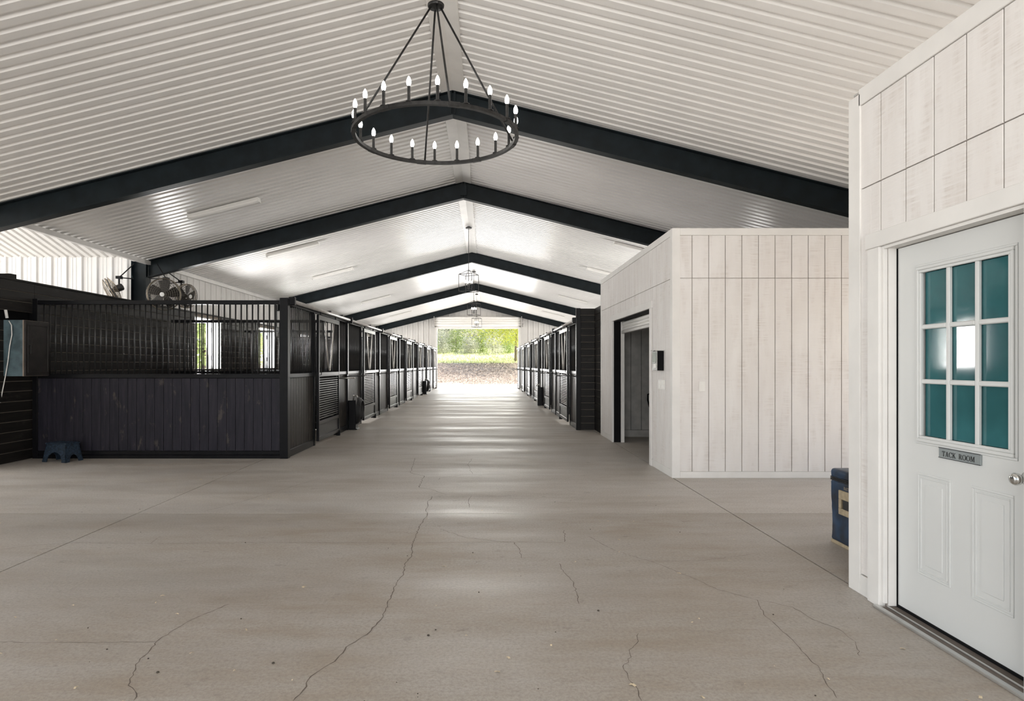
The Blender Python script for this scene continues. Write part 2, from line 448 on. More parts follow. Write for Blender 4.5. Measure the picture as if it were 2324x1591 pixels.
# far end wall around the big doorway
DX0, DX1, DZ = -3.06, 2.14, 3.86
wf = struct('wall_far', (0, YE, 0), 'white ribbed metal end wall around the open doorway')
x = -7.36
while x < 6.4:
    x1 = x+2*SP
    zt0, zt1 = roofz(x)-.02, roofz(x1)-.02
    if x < RX < x1: zt0 = zt1 = min(zt0, zt1)
    if x1 <= DX0-.05 or x >= DX1+.05:
        link('siding_panel', siding(2, 0, (zt0, zt1)), wf, (x, 0, 0))
    else:
        link('siding_panel', siding(2, DZ, (zt0, zt1)), wf, (x, 0, 0))
        if x < DX0 < x1: bx('jamb_panel', 'siding', wf, x, DX0, YE-.01, YE+.02, 0, DZ)
        if x < DX1 < x1: bx('jamb_panel', 'siding', wf, DX1, x1, YE-.01, YE+.02, 0, DZ)
    x = x1
for a, b in ((DX0-.10, DX0+.02), (DX1-.02, DX1+.10)):
    bx('door_jamb', 'flash', wf, a, b, YE-.10, YE+.14, 0, DZ+.05)
bx('door_head', 'flash', wf, DX0-.1, DX1+.1, YE-.10, YE+.14, DZ, DZ+.10)
# left siding above the boarded wall
wl = struct('wall_left', (EX-.03, 0, 0), 'white ribbed metal wall above the black boards on the left')
lm = siding(3, 2.70, (roofz(EX)-.02, roofz(EX)-.02)); y = 13.8
while y < YE-.5:
    link('siding_panel', lm, wl, (0, y, 0), (0, 0, math.pi/2)); y += 3*SP
# wing: back wall and sloping ceiling
ww = struct('wall_wing', (0, 13.84, 0), 'white ribbed metal wall of the side wing behind the fan')
wm = siding(3, 0, (3.875, 3.875)); x = EX-.28
while x > -15: x -= 3*SP; link('siding_panel', wm, ww, (x, 0, 0))
bx('wall_fill', 'siding', ww, EX-.29, EX-.03, 13.845, 13.86, 0, 3.83)
wc = struct('ceiling_wing', label='white ribbed sloping ceiling of the side wing')
WA = math.atan(.30); WL = 5.8/math.cos(WA)
wpm = ribbed(WL, 5); x = EX+.05
def flip(me):
    return me
while x > -15:
    o = link('ceiling_panel', wpm, wc, (x, 13.86-5.8, 3.83+.30*5.8), None)
    o.rotation_euler = (Matrix.Rotation(math.pi/2, 4, 'Z') @ Matrix.Identity(4)).to_euler()
    # local x runs towards +y and down
    R = Matrix(((0, -1, 0), (math.cos(WA), 0, math.sin(WA)), (-math.sin(WA), 0, math.cos(WA))))
    o.rotation_euler = R.to_euler()
    R2 = Matrix(((0, 1, 0), (-math.cos(WA), 0, -math.sin(WA)), (-math.sin(WA), 0, math.cos(WA))))
    o2 = link('ceiling_panel', wpm, wc, (x-5*RP, 13.86-5.8, 3.83+.30*5.8)); o2.rotation_euler = R2.to_euler()
    x -= 5*RP
# right and front outer walls
wr = struct('wall_right', (RX+EAVE+.03, 0, 0), 'white ribbed outer wall on the right')
rm = siding(3, 0, (roofz(EX)-.02, roofz(EX)-.02)); rm2 = siding(3, 2.70, (roofz(EX)-.02, roofz(EX)-.02)); y = YE
rm3 = siding(3, 2.42, (roofz(EX)-.02, roofz(EX)-.02))  # panels cut short for a gap added at the passage to admit light
while y > -6:
    link('siding_panel', rm2 if y > 15 else rm3 if 4.4 < y-1.5*SP < 7.9 else rm, wr, (0, y, 0), (0, 0, -math.pi/2)); y -= 3*SP
wfr = struct('wall_front', (0, -7, 0), 'white front wall around the entrance behind the viewer')
bx('wall_panel', 'siding', wfr, -7.4, -4.2, -7.1, -7, 0, 3.6); bx('wall_panel', 'siding', wfr, 3.2, 6.4, -7.1, -7, 0, 3.6)
bx('wall_panel', 'siding', wfr, -15, -7.4, 1.95, 2.05, 0, 3.8)

# ------------------------------------------------------------------ boarded black wall on the left with stall windows
BH, NB = .152, 18
wbd = struct('wall_left_boards', (XB, 0, 0), 'wall of black horizontal boards along the left side')
WIN = [(Y0+MOD*k+1.22, Y0+MOD*k+2.75) for k in range(1, 7)]
WZ0, WZ1 = 1.33, 2.66
XO = XB-.34
def clear(y0, y1, z):
    """pieces of a board row left over beside windows"""
    segs = [(y0, y1)]
    if WZ0-.02 < z < WZ1+.02:
        for a, b in WIN:
            out = []
            for s in segs:
                if b <= s[0] or a >= s[1]: out.append(s)
                else:
                    if a-s[0] > .05: out.append((s[0], a))
                    if s[1]-b > .05: out.append((b, s[1]))
            segs = out
    return segs
ysegs = [(8.7, 9.86)]+[(Y0+MOD*k+.05, Y0+MOD*(k+1)+.05) for k in range(7)]
for si, (a, b) in enumerate(ysegs):
    for r in range(NB):
        if si == 0 and r == 14: continue            # a missing board above the cabinet
        z0 = r*BH; zc = z0+BH/2
        if si > 1: z0 -= .0
        for c0, c1 in clear(a+.003, min(b, YE-.02)-.003, zc):
            bx('board', 'board', wbd, XB-.022, XB, c0, c1, max(z0+.004, .004), z0+BH-.005, .003)
bx('backing', 'lit_joint', wbd, XB-.034, XB-.023, 8.7, 9.86, 0, NB*BH-.62)
bx('backing', 'lit_joint', wbd, XB-.034, XB-.023, 8.7, 9.86, 15*BH+.001, NB*BH-.004)
bx('backing', 'black', wbd, XB-.10, XB-.08, 8.7, 9.86, 0, NB*BH-.01)  # black sheet put behind the missing board to stand for darkness
cuts = [9.86]
for a, b in WIN: cuts += [a, b]
cuts += [YE-.02]
for i in range(0, len(cuts), 2):
    a, b = cuts[i], cuts[i+1]
    bx('backing', 'lit_joint', wbd, XB-.034, XB-.023, a, b, 0, NB*BH-.004)
    bx('core', 'black', wbd, XO+.04, XB-.036, a, b, 0, NB*BH-.01)
for i, (a, b) in enumerate(WIN):
    bx('backing', 'lit_joint', wbd, XB-.034, XB-.023, a, b, 0, WZ0); bx('core', 'black', wbd, XO+.04, XB-.036, a, b, 0, WZ0-.01)
    bx('backing', 'lit_joint', wbd, XB-.034, XB-.023, a, b, WZ1, NB*BH-.004); bx('core', 'black', wbd, XO+.04, XB-.036, a, b, WZ1+.01, NB*BH-.01)
bx('cap_board', 'board', wbd, XB-.10, XB+.012, 8.7, YE-.02, NB*BH, NB*BH+.03, .004)
# outer skin behind the boards between the windows
for i, (a, b) in enumerate(WIN):
    wn = struct('window_%d' % (i+1), (XB, a, WZ0), 'open stall window with white jamb, %s along the left wall' % ORD[i])
    bx('jamb', 'door_white', wn, XO-.05, XB-.002, b-.03, b-.001, WZ0, WZ1)
    bx('jamb', 'door_white', wn, XO-.05, XB-.002, a+.001, a+.03, WZ0, WZ1)
    bx('sill', 'white_trim', wn, XO-.08, XB-.002, a+.03, b-.03, WZ0, WZ0+.03)
    bx('head', 'white_trim', wn, XO-.05, XB-.002, a+.03, b-.03, WZ1-.03, WZ1)
    for zz in (1.58, 2.32):
        bx('hinge', 'black_metal', wn, XO+.06, XO+.10, b-.045, b-.03, zz, zz+.14)
t = bx('timber_beam', 'board', None, -9.4, XB-.02, 9.38, 9.51, NB*BH+.031, NB*BH+.10, .004)
tag(t, 'short black timber beam lying across the top of the boarded wall', 'beam')

# ------------------------------------------------------------------ stall fronts and doors
BP, PP = .0889, .1434         # bar pitch, plank pitch
Z_BOT, Z_MID0, Z_MID1, Z_TOP0, Z_TOP1 = .12, 1.255, 1.325, 2.41, 2.475
def barmesh(length, r, axis, key={}):
    k = (round(length, 3), r, axis)
    if k not in key:
        e = {'x': (1, 0, 0), 'y': (0, 1, 0), 'z': (0, 0, 1)}[axis]
        v = Vector(e)*length/2
        key[k] = MB().tube([-v, v], r, 8).mesh('bar', 'bar_metal', True)
        for q in key[k].polygons: q.use_smooth = len(q.vertices) == 4
    return key[k]
def panel_y(t, x, ya, yb, a, single, worn=True):
    """bars over planks along y at face x; a = direction of the aisle"""
    off = wloc(t)
    n = max(1, round((yb-ya)/BP)); st = (yb-ya)/n
    L = Z_TOP0-Z_MID1
    if single:
        for k in range(1, n):
            link('bar', barmesh(L, .0115, 'z'), t, Vector((x, ya+k*st, (Z_TOP0+Z_MID1)/2))-off)
    else:
        mb = MB()
        for k in range(1, n): mb.tube([(x, ya+k*st, Z_MID1), (x, ya+k*st, Z_TOP0)], .0115, 6)
        stuff(wb('bars', mb, 'bar_metal', t, True))
    n = max(1, round((yb-ya)/PP)); st = (yb-ya)/n
    for k in range(n):
        bx('plank', 'plank_worn' if worn else 'plank', t, x-.019, x+.019, ya+k*st+.002, ya+(k+1)*st-.002, Z_BOT, Z_MID0, .004)
def stall(side, k):
    a = 1 if side == 'left' else -1
    x = XL if side == 'left' else XR
    ya = Y0+MOD*k if side == 'left' else Y0+MOD*(k+1); yb = min(ya+MOD, YE-.04)
    d0, d1 = (1.60, 3.22) if side == 'left' else (1.22, 2.84)
    d0 += ya; d1 = min(d1+ya, yb-.1)
    near = k < 4
    where = '%s along the %s side of the aisle' % (ORD[k], side)
    t = thing('horse_stall', 'black barred stall front over vertical planks, '+where, 'horse stall', (x, ya, 0), 'stall fronts along the aisle')
    fx = sorted((x-.03*a, x+.03*a))
    if not (side == 'left' and k == 0):
        bx('post', 'black_metal', t, x-.05, x+.05, ya-.045, ya+.045, 0, Z_TOP1+.03, .004)
    if k == 6 or (side == 'right' and k == 5): bx('post', 'black_metal', t, x-.05, x+.05, yb-.08, yb, 0, Z_TOP1, .004)
    bx('door_post', 'black_metal', t, x-.04, x+.04, d0-.10, d0-.02, 0, Z_TOP0, .004)
    bx('door_post', 'black_metal', t, x-.03, x+.03, d1+.01, d1+.06, 0, Z_TOP0, .004)
    bx('top_rail', 'black_metal', t, fx[0], fx[1], ya+.06, yb-.05, Z_TOP0, Z_TOP1, .003)
    for c0, c1 in ((ya+.06, d0-.10), (d1+.06, yb-.046)):
        if c1-c0 < .12: continue
        bx('middle_rail', 'black_metal', t, x-.032, x+.032, c0, c1, Z_MID0, Z_MID1, .006)
        bx('bottom_rail', 'black_metal', t, x-.032, x+.032, c0, c1, 0, Z_BOT, .006)
        panel_y(t, x, c0, c1, a, near)
    # sliding track with its end bracket
    xt = x+a*.085
    tr = MB().tube([(xt, ya+.12, Z_TOP1-.005), (xt, yb-.06, Z_TOP1-.005)], .031, 10); tr = wb('track', tr, 'track', t, True)
    e0, e1 = sorted((x+a*.03, x+a*.13))
    bx('track_bracket', 'black_metal', t, e0, e1, ya+.05, ya+.13, Z_TOP1-.07, Z_TOP1+.06, .01)
    for yy in ((d0+d1)/2, d1+.2):
        if yy < yb-.1: bx('track_clip', 'black_metal', t, min(x, xt+a*.04), max(x, xt+a*.04), yy-.02, yy+.02, Z_TOP1+.022, Z_TOP1+.045, .003)
    # door
    xd = x+a*.075
    d = thing('stall_door', 'black sliding stall door with yoke opening and slatted lower half, '+where, 'stall door', (xd, d0, 0), 'sliding stall doors')
    fw = .055; z0, z1 = .07, Z_TOP0-.03
    for yy in (d0, d1-fw): bx('stile', 'black_metal', d, xd-.024, xd+.024, yy, yy+fw, z0, z1, .004)
    for za, zb2 in ((z1-.09, z1), (Z_MID0-.01, Z_MID1), (.36, .43), (z0, z0+.075)):
        bx('rail', 'black_metal', d, xd-.022, xd+.022, d0+fw, d1-fw, za, zb2, .004)
    bx('kick_plate', 'black_metal', d, xd-.006, xd+.006, d0+fw, d1-fw, z0+.075, .36)
    for yy in (d0+.2, d1-.25):
        wb('trolley', MB().tube([(xd, yy, z1-.02), (xd, yy, Z_TOP1-.03)], .016, 8), 'black_metal', d)
    ym = (d0+d1)/2; off = wloc(d)
    n = round((d1-d0-2*fw)/.092); st = (d1-d0-2*fw)/n; zb0, zt0 = Z_MID1, z1-.09
    mb = MB()
    for q in range(1, n):
        yy = d0+fw+q*st; rel = abs(yy-ym)/.33
        zlow = zb0
        if rel < .92: continue
        if near: link('bar', barmesh(zt0-zb0, .0105, 'z'), d, Vector((xd, yy, (zt0+zb0)/2))-off)
        else: mb.tube([(xd, yy, zb0), (xd, yy, zt0)], .0105, 6)
    if not near: stuff(wb('bars', mb, 'bar_metal', d, True))
    pts = []
    for q in range(0, 25):
        u = -1+2*q/24
        pts.append((xd+a*.016, ym+.33*math.copysign(abs(u)**.85, u)*(.42+.58*abs(u)), zb0+.03+(zt0-zb0-.03)*abs(u)**2.2))
    wb('yoke', MB().tube(pts, .014, 8), 'galv', d, True)
    n = 19; za, zb2 = .43, Z_MID0-.01; st = (zb2-za)/n
    if near:
        for q in range(1, n): bx('slat', 'bar_metal', d, xd-.010, xd+.010, d0+fw, d1-fw, za+q*st-.010, za+q*st+.010, .003)
    else:
        mb = MB()
        for q in range(1, n): mb.box(xd-.010, xd+.010, d0+fw, d1-fw, za+q*st-.010, za+q*st+.010)
        stuff(wb('slats', mb, 'bar_metal', d))
    wb('latch', MB().tube([(xd+a*.03, d0+.03, 1.40), (xd+a*.06, d0+.03, 1.40), (xd+a*.06, d0+.03, 1.28), (xd+a*.03, d0+.03, 1.28)], .008, 6), 'black_metal', d)
    bx('floor_guide', 'black_metal', d, xd-.03, xd+.05, d1-.07, d1-.02, .0, .11, .004)
    # blanket bar swung out from the post
    zb1 = 1.20
    q = thing('blanket_bar', 'thin black blanket bar jutting into the aisle by the %s stall on the %s' % (ORD[k], side), 'blanket bar', (x+a*.05, yb-.12 if side == 'left' else ya+.10, 0), 'blanket bars')
    if side == 'right' or k < 6:
        yy = q.location.y
        wb('rod', MB().tube([(x+a*.035, yy, zb1), (x+a*.12, yy, zb1+.015), (x+a*.50, yy, zb1+.02)], .013, 8), 'bar_metal', q, True)
        bx('mount', 'black_metal', q, *sorted((x+a*.03, x+a*.06)), yy-.03, yy+.03, zb1-.05, zb1+.05, .004)
    else: bpy.data.objects.remove(q)
    return t
for k in range(7): stall('left', k)
for k in range(6): stall('right', k)
q = thing('blanket_bar', 'blanket bar with pale sleeve beside the first left stall door', 'blanket bar', (XL+.05, 13.12, 0), 'blanket bars')
wb('rod', MB().tube([(XL+.035, 13.12, 1.18), (XL+.40, 13.12, 1.19)], .014, 8), 'galv', q, True)
bx('mount', 'black_metal', q, XL+.031, XL+.06, 13.09, 13.15, 1.13, 1.23, .004)

# stall side that faces the viewer
XE = -7.05
t = thing('stall_side_panel', 'wide black stall side of bars over dark planks, facing the viewer', 'stall panel', (XE, Y0, 0))
bx('corner_post', 'black_metal', t, XL-.075, XL+.055, Y0-.06, Y0+.06, 0, 2.51, .006)
bx('end_post', 'black_metal', t, XE-.03, XE+.05, Y0-.03, Y0+.03, 0, 2.50, .004)
bx('top_rail', 'black_metal', t, XE+.05, XL-.075, Y0-.03, Y0+.03, Z_TOP0, Z_TOP1, .004)
bx('middle_rail', 'black_metal', t, XE+.05, XL-.075, Y0-.035, Y0+.035, Z_MID0, Z_MID1, .005)
bx('bottom_rail', 'black_metal', t, XE+.05, XL-.075, Y0-.035, Y0+.03, 0.0, .055, .005)
bx('bottom_rail', 'black_metal', t, XE+.05, XL-.075, Y0-.028, Y0+.03, 0.057, Z_BOT, .005)
n = 43; a0, a1 = XE+.05, XL-.075; st = (a1-a0)/n
for k in range(1, n):
    link('bar', barmesh(Z_TOP0-Z_MID1, .0125, 'z'), t, (a0+k*st-XE, 0, (Z_TOP0+Z_MID1)/2))
n = 27; st = (a1-a0)/n
for k in range(n):
    bx('plank', 'plank', t, a0+k*st+.0022, a0+(k+1)*st-.0022, Y0-.02, Y0+.018, Z_BOT, Z_MID0, .004)
# partitions between stalls
for k in range(1, 7):
    y = Y0+MOD*k
    t = thing('stall_partition', ('black partition of bars over boards behind the %s stall on the left' if k < 3 else 'solid black board partition behind the %s stall on the left') % ORD[k-1], 'partition', (XE, y, 0), 'partitions between the left stalls')
    bx('top_rail', 'black_metal', t, XE, XL-.06, y-.025, y+.025, Z_TOP0, Z_TOP1)
    bx('middle_rail', 'black_metal', t, XE, XL-.06, y-.025, y+.025, Z_MID0, Z_MID1)
    for r in range(8): bx('board', 'board', t, XE, XL-.06, y-.019, y+.019, .02+r*.154, .02+r*.154+.150, .003)
    if k > 2:
        for r in range(7): bx('board', 'board', t, XE, XL-.06, y-.019, y+.019, Z_MID1+.002+r*.154, Z_MID1+r*.154+.152, .003)
        continue
    n = 43; st = (XL-.06-XE)/n
    if k < 4:
        for i in range(1, n): link('bar', barmesh(Z_TOP0-Z_MID1, .0115, 'z'), t, (i*st, 0, (Z_TOP0+Z_MID1)/2))
    else:
        mb = MB()
        for i in range(1, n): mb.tube([(i*st, 0, Z_MID1), (i*st, 0, Z_TOP0)], .0115, 6)
        stuff(mb.build('bars', 'bar_metal', t, True))
for k in range(1, 6):
    y = Y0+MOD*(k+1)
    t = thing('stall_partition', 'solid black board partition behind the %s stall on the right' % ORD[k-1], 'partition', (XR, y, 0), 'partitions between the right stalls')
    for r in range(16): bx('board', 'board', t, XR+.06, 6.305, y-.019, y+.019, .01+r*.153, .01+r*.153+.150, .003)
bw = struct('wall_right_boards', (6.3, 0, 0), 'black boards lining the back of the right stalls')
for r in range(18):
    for c0, c1 in clear(14.2, YE-.05, (r+.5)*BH): bx('board', 'board', bw, 6.31, 6.34, c0, c1, .004+r*.152, r*.152+.148, .003)
cuts[0] = 14.2
for i in range(0, len(cuts), 2):
    if cuts[i+1] > cuts[i]: bx('core', 'black', bw, 6.342, 6.62, cuts[i], cuts[i+1], 0, NB*BH)
for i, (a, b) in enumerate(WIN):  # windows on this side are unseen, added to let light in
    bx('core', 'black', bw, 6.342, 6.62, a, b, 0, WZ0); bx('core', 'black', bw, 6.342, 6.62, a, b, WZ1, NB*BH)
    wn = struct('window_%d' % (i+7), (6.34, a, WZ0), 'unseen stall window added for light, %s along the right wall' % ORD[i])
    for q in (a+.001, b-.03): bx('jamb', 'door_white', wn, 6.342, 6.66, q, q+.029, WZ0, WZ1)
    bx('sill', 'white_trim', wn, 6.342, 6.68, a+.03, b-.03, WZ0, WZ0+.03)
    bx('head', 'white_trim', wn, 6.342, 6.66, a+.03, b-.03, WZ1-.03, WZ1)

# black boarded end of the right stall row
we = struct('wall_stall_end', (XR, 14.1, 0), 'black boarded end wall beside the right stalls')
bx('corner_post', 'black_metal', we, XR-.055, XR+.045, 14.06, 14.13, 0, 2.74, .005)
for r in range(18):
    bx('board', 'board', we, XR+.047, 2.49, 14.075, 14.10, r*.152+.005, r*.152+.147, .003)
    bx('board', 'board', we, 2.46, 2.485, 13.12, 14.072, r*.152+.005, r*.152+.147, .003)
bx('backing', 'lit_joint', we, XR+.047, 2.50, 14.101, 14.11, 0, 2.73)
bx('backing', 'lit_joint', we, 2.487, 2.50, 13.12, 14.10, 0, 2.73)
bx('core', 'black', we, 2.501, 6.3, 14.112, 14.2, 0, 2.73)

# ------------------------------------------------------------------ white board rooms on the right
BT = 3.23                    # top of both rooms
SEAM = 2.587
def plank_run(par, axis, at, p0, p1, start, z0, z1, hole=None, pitch=.2148, face=-1, mat='white_board'):
    """vertical boards along x (axis 'x', at = y) or along y (axis 'y', at = x); face = side the boards stand proud on"""
    k = math.floor((p0-start)/pitch)
    a = start+k*pitch
    while a < p1:
        b = a+pitch; c0, c1 = max(a+.004, p0), min(b-.004, p1)
        if c1-c0 > .02:
            pieces = [(c0, c1, z0, SEAM-.003), (c0, c1, SEAM+.003, z1)]
            if hole:
                h0, h1, hz = hole; out = []
                for q0, q1, r0, r1 in pieces:
                    if r0 >= hz or q1 <= h0 or q0 >= h1: out.append((q0, q1, r0, r1)); continue
                    if q0 < h0: out.append((q0, h0, r0, min(r1, 99)))
                    if q1 > h1: out.append((h1, q1, r0, r1))
                    if r1 > hz: out.append((max(q0, h0), min(q1, h1), hz, r1))
                pieces = out
            for q0, q1, r0, r1 in pieces:
                if q1-q0 < .015: continue
                lo, hi = sorted((at, at+face*.014))
                if axis == 'x': bx('plank', mat, par, q0, q1, lo, hi, r0, r1, .002)
                else: bx('plank', mat, par, lo, hi, q0, q1, r0, r1, .002)
        a = b
# wash bay block
WX, WY0, WY1 = 2.42, 8.09, 13.1
OY0, OY1, OZ = 9.18, 11.85, 2.29
wv = struct('wall_wash_bay', (WX, WY0, 0), 'white board room with an open roll-up doorway')
X2 = 6.2
plank_run(wv, 'x', WY0+.02, WX+.10, X2, 2.678, .085, BT-.09)
plank_run(wv, 'y', WX+.02, WY0+.1, WY1-.06, 8.2, .10, BT-.09, hole=(OY0-.12, OY1+.12, OZ+.11))
bx('core', 'groove', wv, WX+.02, X2, WY0+.0205, WY0+.12, 0, BT-.01)
for a, b, c0, c1 in ((WY0+.12, OY0, 0, BT-.01), (OY1, WY1-.01, 0, BT-.01), (OY0, OY1, OZ, BT-.01)):
    bx('core', 'groove', wv, WX+.0205, WX+.12, a, b, c0, c1)
bx('core', 'groove', wv, WX+.02, X2, WY1-.11, WY1-.01, 0, BT-.01)
bx('room_top', 'dim_room', wv, WX+.02, X2, WY0+.03, WY1-.02, BT-.009, BT+.002)
bx('corner_board', 'white_trim', wv, WX-.002, WX+.10, WY0-.002, WY0+.0195, 0, BT+.004, .003)
bx('corner_board', 'white_trim', wv, WX-.002, WX+.0195, WY0+.0196, WY0+.1, 0, BT+.004, .003)
bx('top_board', 'white_trim', wv, WX+.1, X2, WY0-.001, WY0+.0195, BT-.088, BT+.004, .003)
bx('top_board', 'white_trim', wv, WX-.001, WX+.0195, WY0+.1, WY1-.06, BT-.088, BT+.004, .003)
bx('base_board', 'white_trim', wv, WX+.1, X2, WY0-.001, WY0+.0195, 0, .083, .003)
for a, b in ((WY0+.1, OY0-.1), (OY1+.1, WY1-.06)):
    bx('base_board', 'white_trim', wv, WX-.001, WX+.0195, a, b, 0, .10, .003)
bx('corner_board', 'white_trim', wv, WX-.002, WX+.0195, WY1-.06, WY1, 0, BT+.004, .003)
bx('corner_board', 'white_trim', wv, WX+.02, WX+.12, WY1-.009, WY1+.005, 0, BT+.004, .003)
tr = struct('trim_4', (WX, OY0, 0), 'white casing around the roll-up doorway')
bx('casing', 'white_trim', tr, WX-.014, WX+.0195, OY0-.10, OY0, 0, OZ, .003)
bx('casing', 'white_trim', tr, WX-.014, WX+.0195, OY1, OY1+.10, 0, OZ, .003)
bx('casing', 'white_trim', tr, WX-.016, WX+.0195, OY0-.12, OY1+.12, OZ, OZ+.11, .003)
bx('reveal', 'black', tr, WX+.02, WX+.15, OY1-.012, OY1+.0, 0, OZ)
bx('reveal', 'black', tr, WX+.02, WX+.15, OY0, OY1-.012, OZ-.012, OZ)
bx('reveal', 'black', tr, WX+.02, WX+.15, OY0, OY0+.012, 0, OZ-.012)
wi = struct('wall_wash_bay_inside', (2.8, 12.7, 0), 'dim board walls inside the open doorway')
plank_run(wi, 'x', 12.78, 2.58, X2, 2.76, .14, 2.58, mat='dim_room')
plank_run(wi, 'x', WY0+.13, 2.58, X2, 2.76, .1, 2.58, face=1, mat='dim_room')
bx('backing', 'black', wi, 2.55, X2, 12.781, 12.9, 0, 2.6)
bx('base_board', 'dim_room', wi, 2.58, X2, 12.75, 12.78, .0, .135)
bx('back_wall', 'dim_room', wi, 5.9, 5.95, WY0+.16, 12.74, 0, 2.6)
# small roll-up door
t = thing('roll_up_door', 'small rolled-up metal door under the head of the white doorway', 'roll-up door', (2.62, OY1, 0))
bx('guide_track', 'white_trim', t, 2.565, 2.63, OY1-.05, OY1-.013, 0, OZ+.0, .004)
bx('guide_track', 'white_trim', t, 2.565, 2.63, OY0+.013, OY0+.05, 0, OZ, .004)
for i in range(3):
    wb('curtain_slat', MB().tube([(2.61, OY0+.05, OZ-.045-i*.055), (2.61, OY1-.05, OZ-.045-i*.055)], .030, 10), 'tube_white', t, True)
bx('bottom_bar', 'track', t, 2.57, 2.65, OY0+.05, OY1-.05, OZ-.235, OZ-.185, .004)
# wall box, switch plates
t = thing('wall_control_box', 'small silver and black control box on the white wall beside the doorway', 'control box', (WX-.002, 8.6, 1.387))
bx('body', 'black', t, WX-.085, WX-.0, 8.48, 8.73, 1.387, 1.655, .004)
bx('hood', 'chrome', t, WX-.11, WX-.0, 8.47, 8.74, 1.656, 1.664)
bx('face', 'chrome', t, WX-.092, WX-.086, 8.485, 8.725, 1.39, 1.652)
bx('display', 'screen', t, WX-.095, WX-.0925, 8.51, 8.70, 1.50, 1.64)
bx('label_card', 'paper', t, WX-.095, WX-.0925, 8.53, 8.66, 1.42, 1.48)
t = thing('light_switch', 'wide white switch plate with rockers under the control box', 'light switch', (WX, 8.55, 1.13))
bx('plate', 'white_plastic', t, WX-.006, WX+.004, 8.42, 8.73, 1.13, 1.257, .002)
for a in (8.445, 8.585):
    for z in (1.15, 1.20): bx('rocker', 'tube_white', t, WX-.012, WX-.0062, a, a+.115, z, z+.044, .002)
sx0 = P(1587, 0, WY0).x
t = thing('light_switch', 'single white switch plate on the plank face of the white room', 'light switch', (sx0+.037, WY0, 1.12))
bx('plate', 'white_plastic', t, sx0, sx0+.075, WY0-.004, WY0+.006, 1.122, 1.252, .002)
bx('toggle', 'tube_white', t, sx0+.030, sx0+.045, WY0-.016, WY0-.0042, 1.175, 1.20, .002)
t = thing('hanging_halter', 'black strap hanging on the wall inside the dim doorway', 'halter', (2.42+.0, 12.7, .6))
hx = P(1470, 0, 12.74).x
wb('strap', MB().tube([(hx+.1, 12.745, .90), (hx, 12.735, .86), (hx-.0, 12.73, .75), (hx+.03, 12.73, .62), (hx+.06, 12.73, .57)], .018, 6), 'black', t, True)
wb('hook', MB().tube([(hx+.1, 12.765, .93), (hx+.1, 12.72, .93), (hx+.1, 12.71, .89)], .008, 6), 'black_metal', t)

# tack room
TX, TY = 2.40, 4.126
wt = struct('wall_tack_room', (TX, TY, 0), 'white plank tack room wall with door on the right')
HY0, HY1, HZ = 2.765, 3.76, 2.175
plank_run(wt, 'y', TX+.02, -4, TY-.12, 3.806, .13, BT-.11, hole=(HY0-.10, HY1+.14, HZ+.09), pitch=.2255)
plank_run(wt, 'x', TY-.02, TX+.1, X2, 2.678, .085, BT-.09, face=1)
for a, b, c0, c1 in ((-4, HY0, 0, BT-.01), (HY1, TY-.021, 0, BT-.01), (HY0, HY1, HZ, BT-.01)):
    bx('core', 'groove', wt, TX+.0205, TX+.11, a, b, c0, c1)
bx('core', 'groove', wt, TX+.11, X2, TY-.11, TY-.0205, 0, BT-.01)
bx('room_top', 'dim_room', wt, TX+.02, X2, -4, TY-.02, BT-.009, BT+.002)
bx('back_of_room', 'black', wt, TX+.5, TX+.52, -4, TY-.12, 0, BT-.02)
bx('corner_board', 'white_trim', wt, TX-.004, TX+.0195, TY-.125, TY, 0, BT-.03, .003)
bx('corner_board', 'white_trim', wt, TX+.02, TX+.12, TY-.0195, TY+.003, 0, BT-.03, .003)
bx('top_board', 'white_trim', wt, TX-.004, TX+.0195, -4, TY-.11, BT-.108, BT+.0, .003)
bx('base_board', 'white_trim', wt, TX-.004, TX+.0195, 3.90, TY-.125, 0, .125, .003)
tr = struct('trim_5', (TX, HY1, 0), 'white casing and sill of the tack room door')
bx('casing', 'white_trim', tr, TX-.022, TX+.0195, HY1+.02, HY1+.135, 0, 2.18, .003)
bx('casing', 'white_trim', tr, TX-.024, TX+.0195, HY0-.12, HY1+.155, 2.181, 2.275, .003)
bx('casing', 'white_trim', tr, TX-.022, TX+.0195, HY0-.12, HY0-.0, 0, 2.18, .003)
bx('stop', 'white_trim', tr, TX-.004, TX+.0195, HY1+.0, HY1+.0195, 0.03, 2.18, .002)
bx('jamb', 'white_trim', tr, TX+.02, TX+.11, HY1-.012, HY1+.0, .02, 2.165)
bx('jamb', 'white_trim', tr, TX-.004, TX+.11, HY0, HY1, 2.163, 2.18)
bx('gasket', 'black', tr, TX+.064, TX+.11, HY1-.018, HY1-.0125, .02, 2.16)
bx('threshold', 'joint', tr, TX-.02, TX+.068, HY0, HY1-.02, 0.0, .018)
bx('sill_strip', 'alu', tr, TX-.055, TX-.02, HY0-.1, HY1+.03, 0.0, .016, .004)
bx('sill_strip', 'alu', tr, TX+.0, TX+.012, HY0, HY1-.02, 0.018, .024, .002)
bx('weather_strip', 'black', tr, TX+.062, TX+.075, HY0, HY1-.02, 0.018, .032)
# the door
XD = TX+.070
dr = struct('door_1', (XD, HY1-.02, 0), 'white nine-pane door with a small nameplate')
DYa, DYb, DZa, DZb = HY0+.004, HY1-.019, .033, 2.158
GY0, GY1, GZ0, GZ1 = 2.925, 3.555, 1.045, 2.005      # glazed area
bx('stile', 'door_white', dr, XD, XD+.044, DYa, GY0, DZa, DZb); bx('stile', 'door_white', dr, XD, XD+.044, GY1, DYb, DZa, DZb)
bx('rail', 'door_white', dr, XD, XD+.044, GY0, GY1, GZ1, DZb); bx('rail', 'door_white', dr, XD, XD+.044, GY0, GY1, DZa, GZ0)
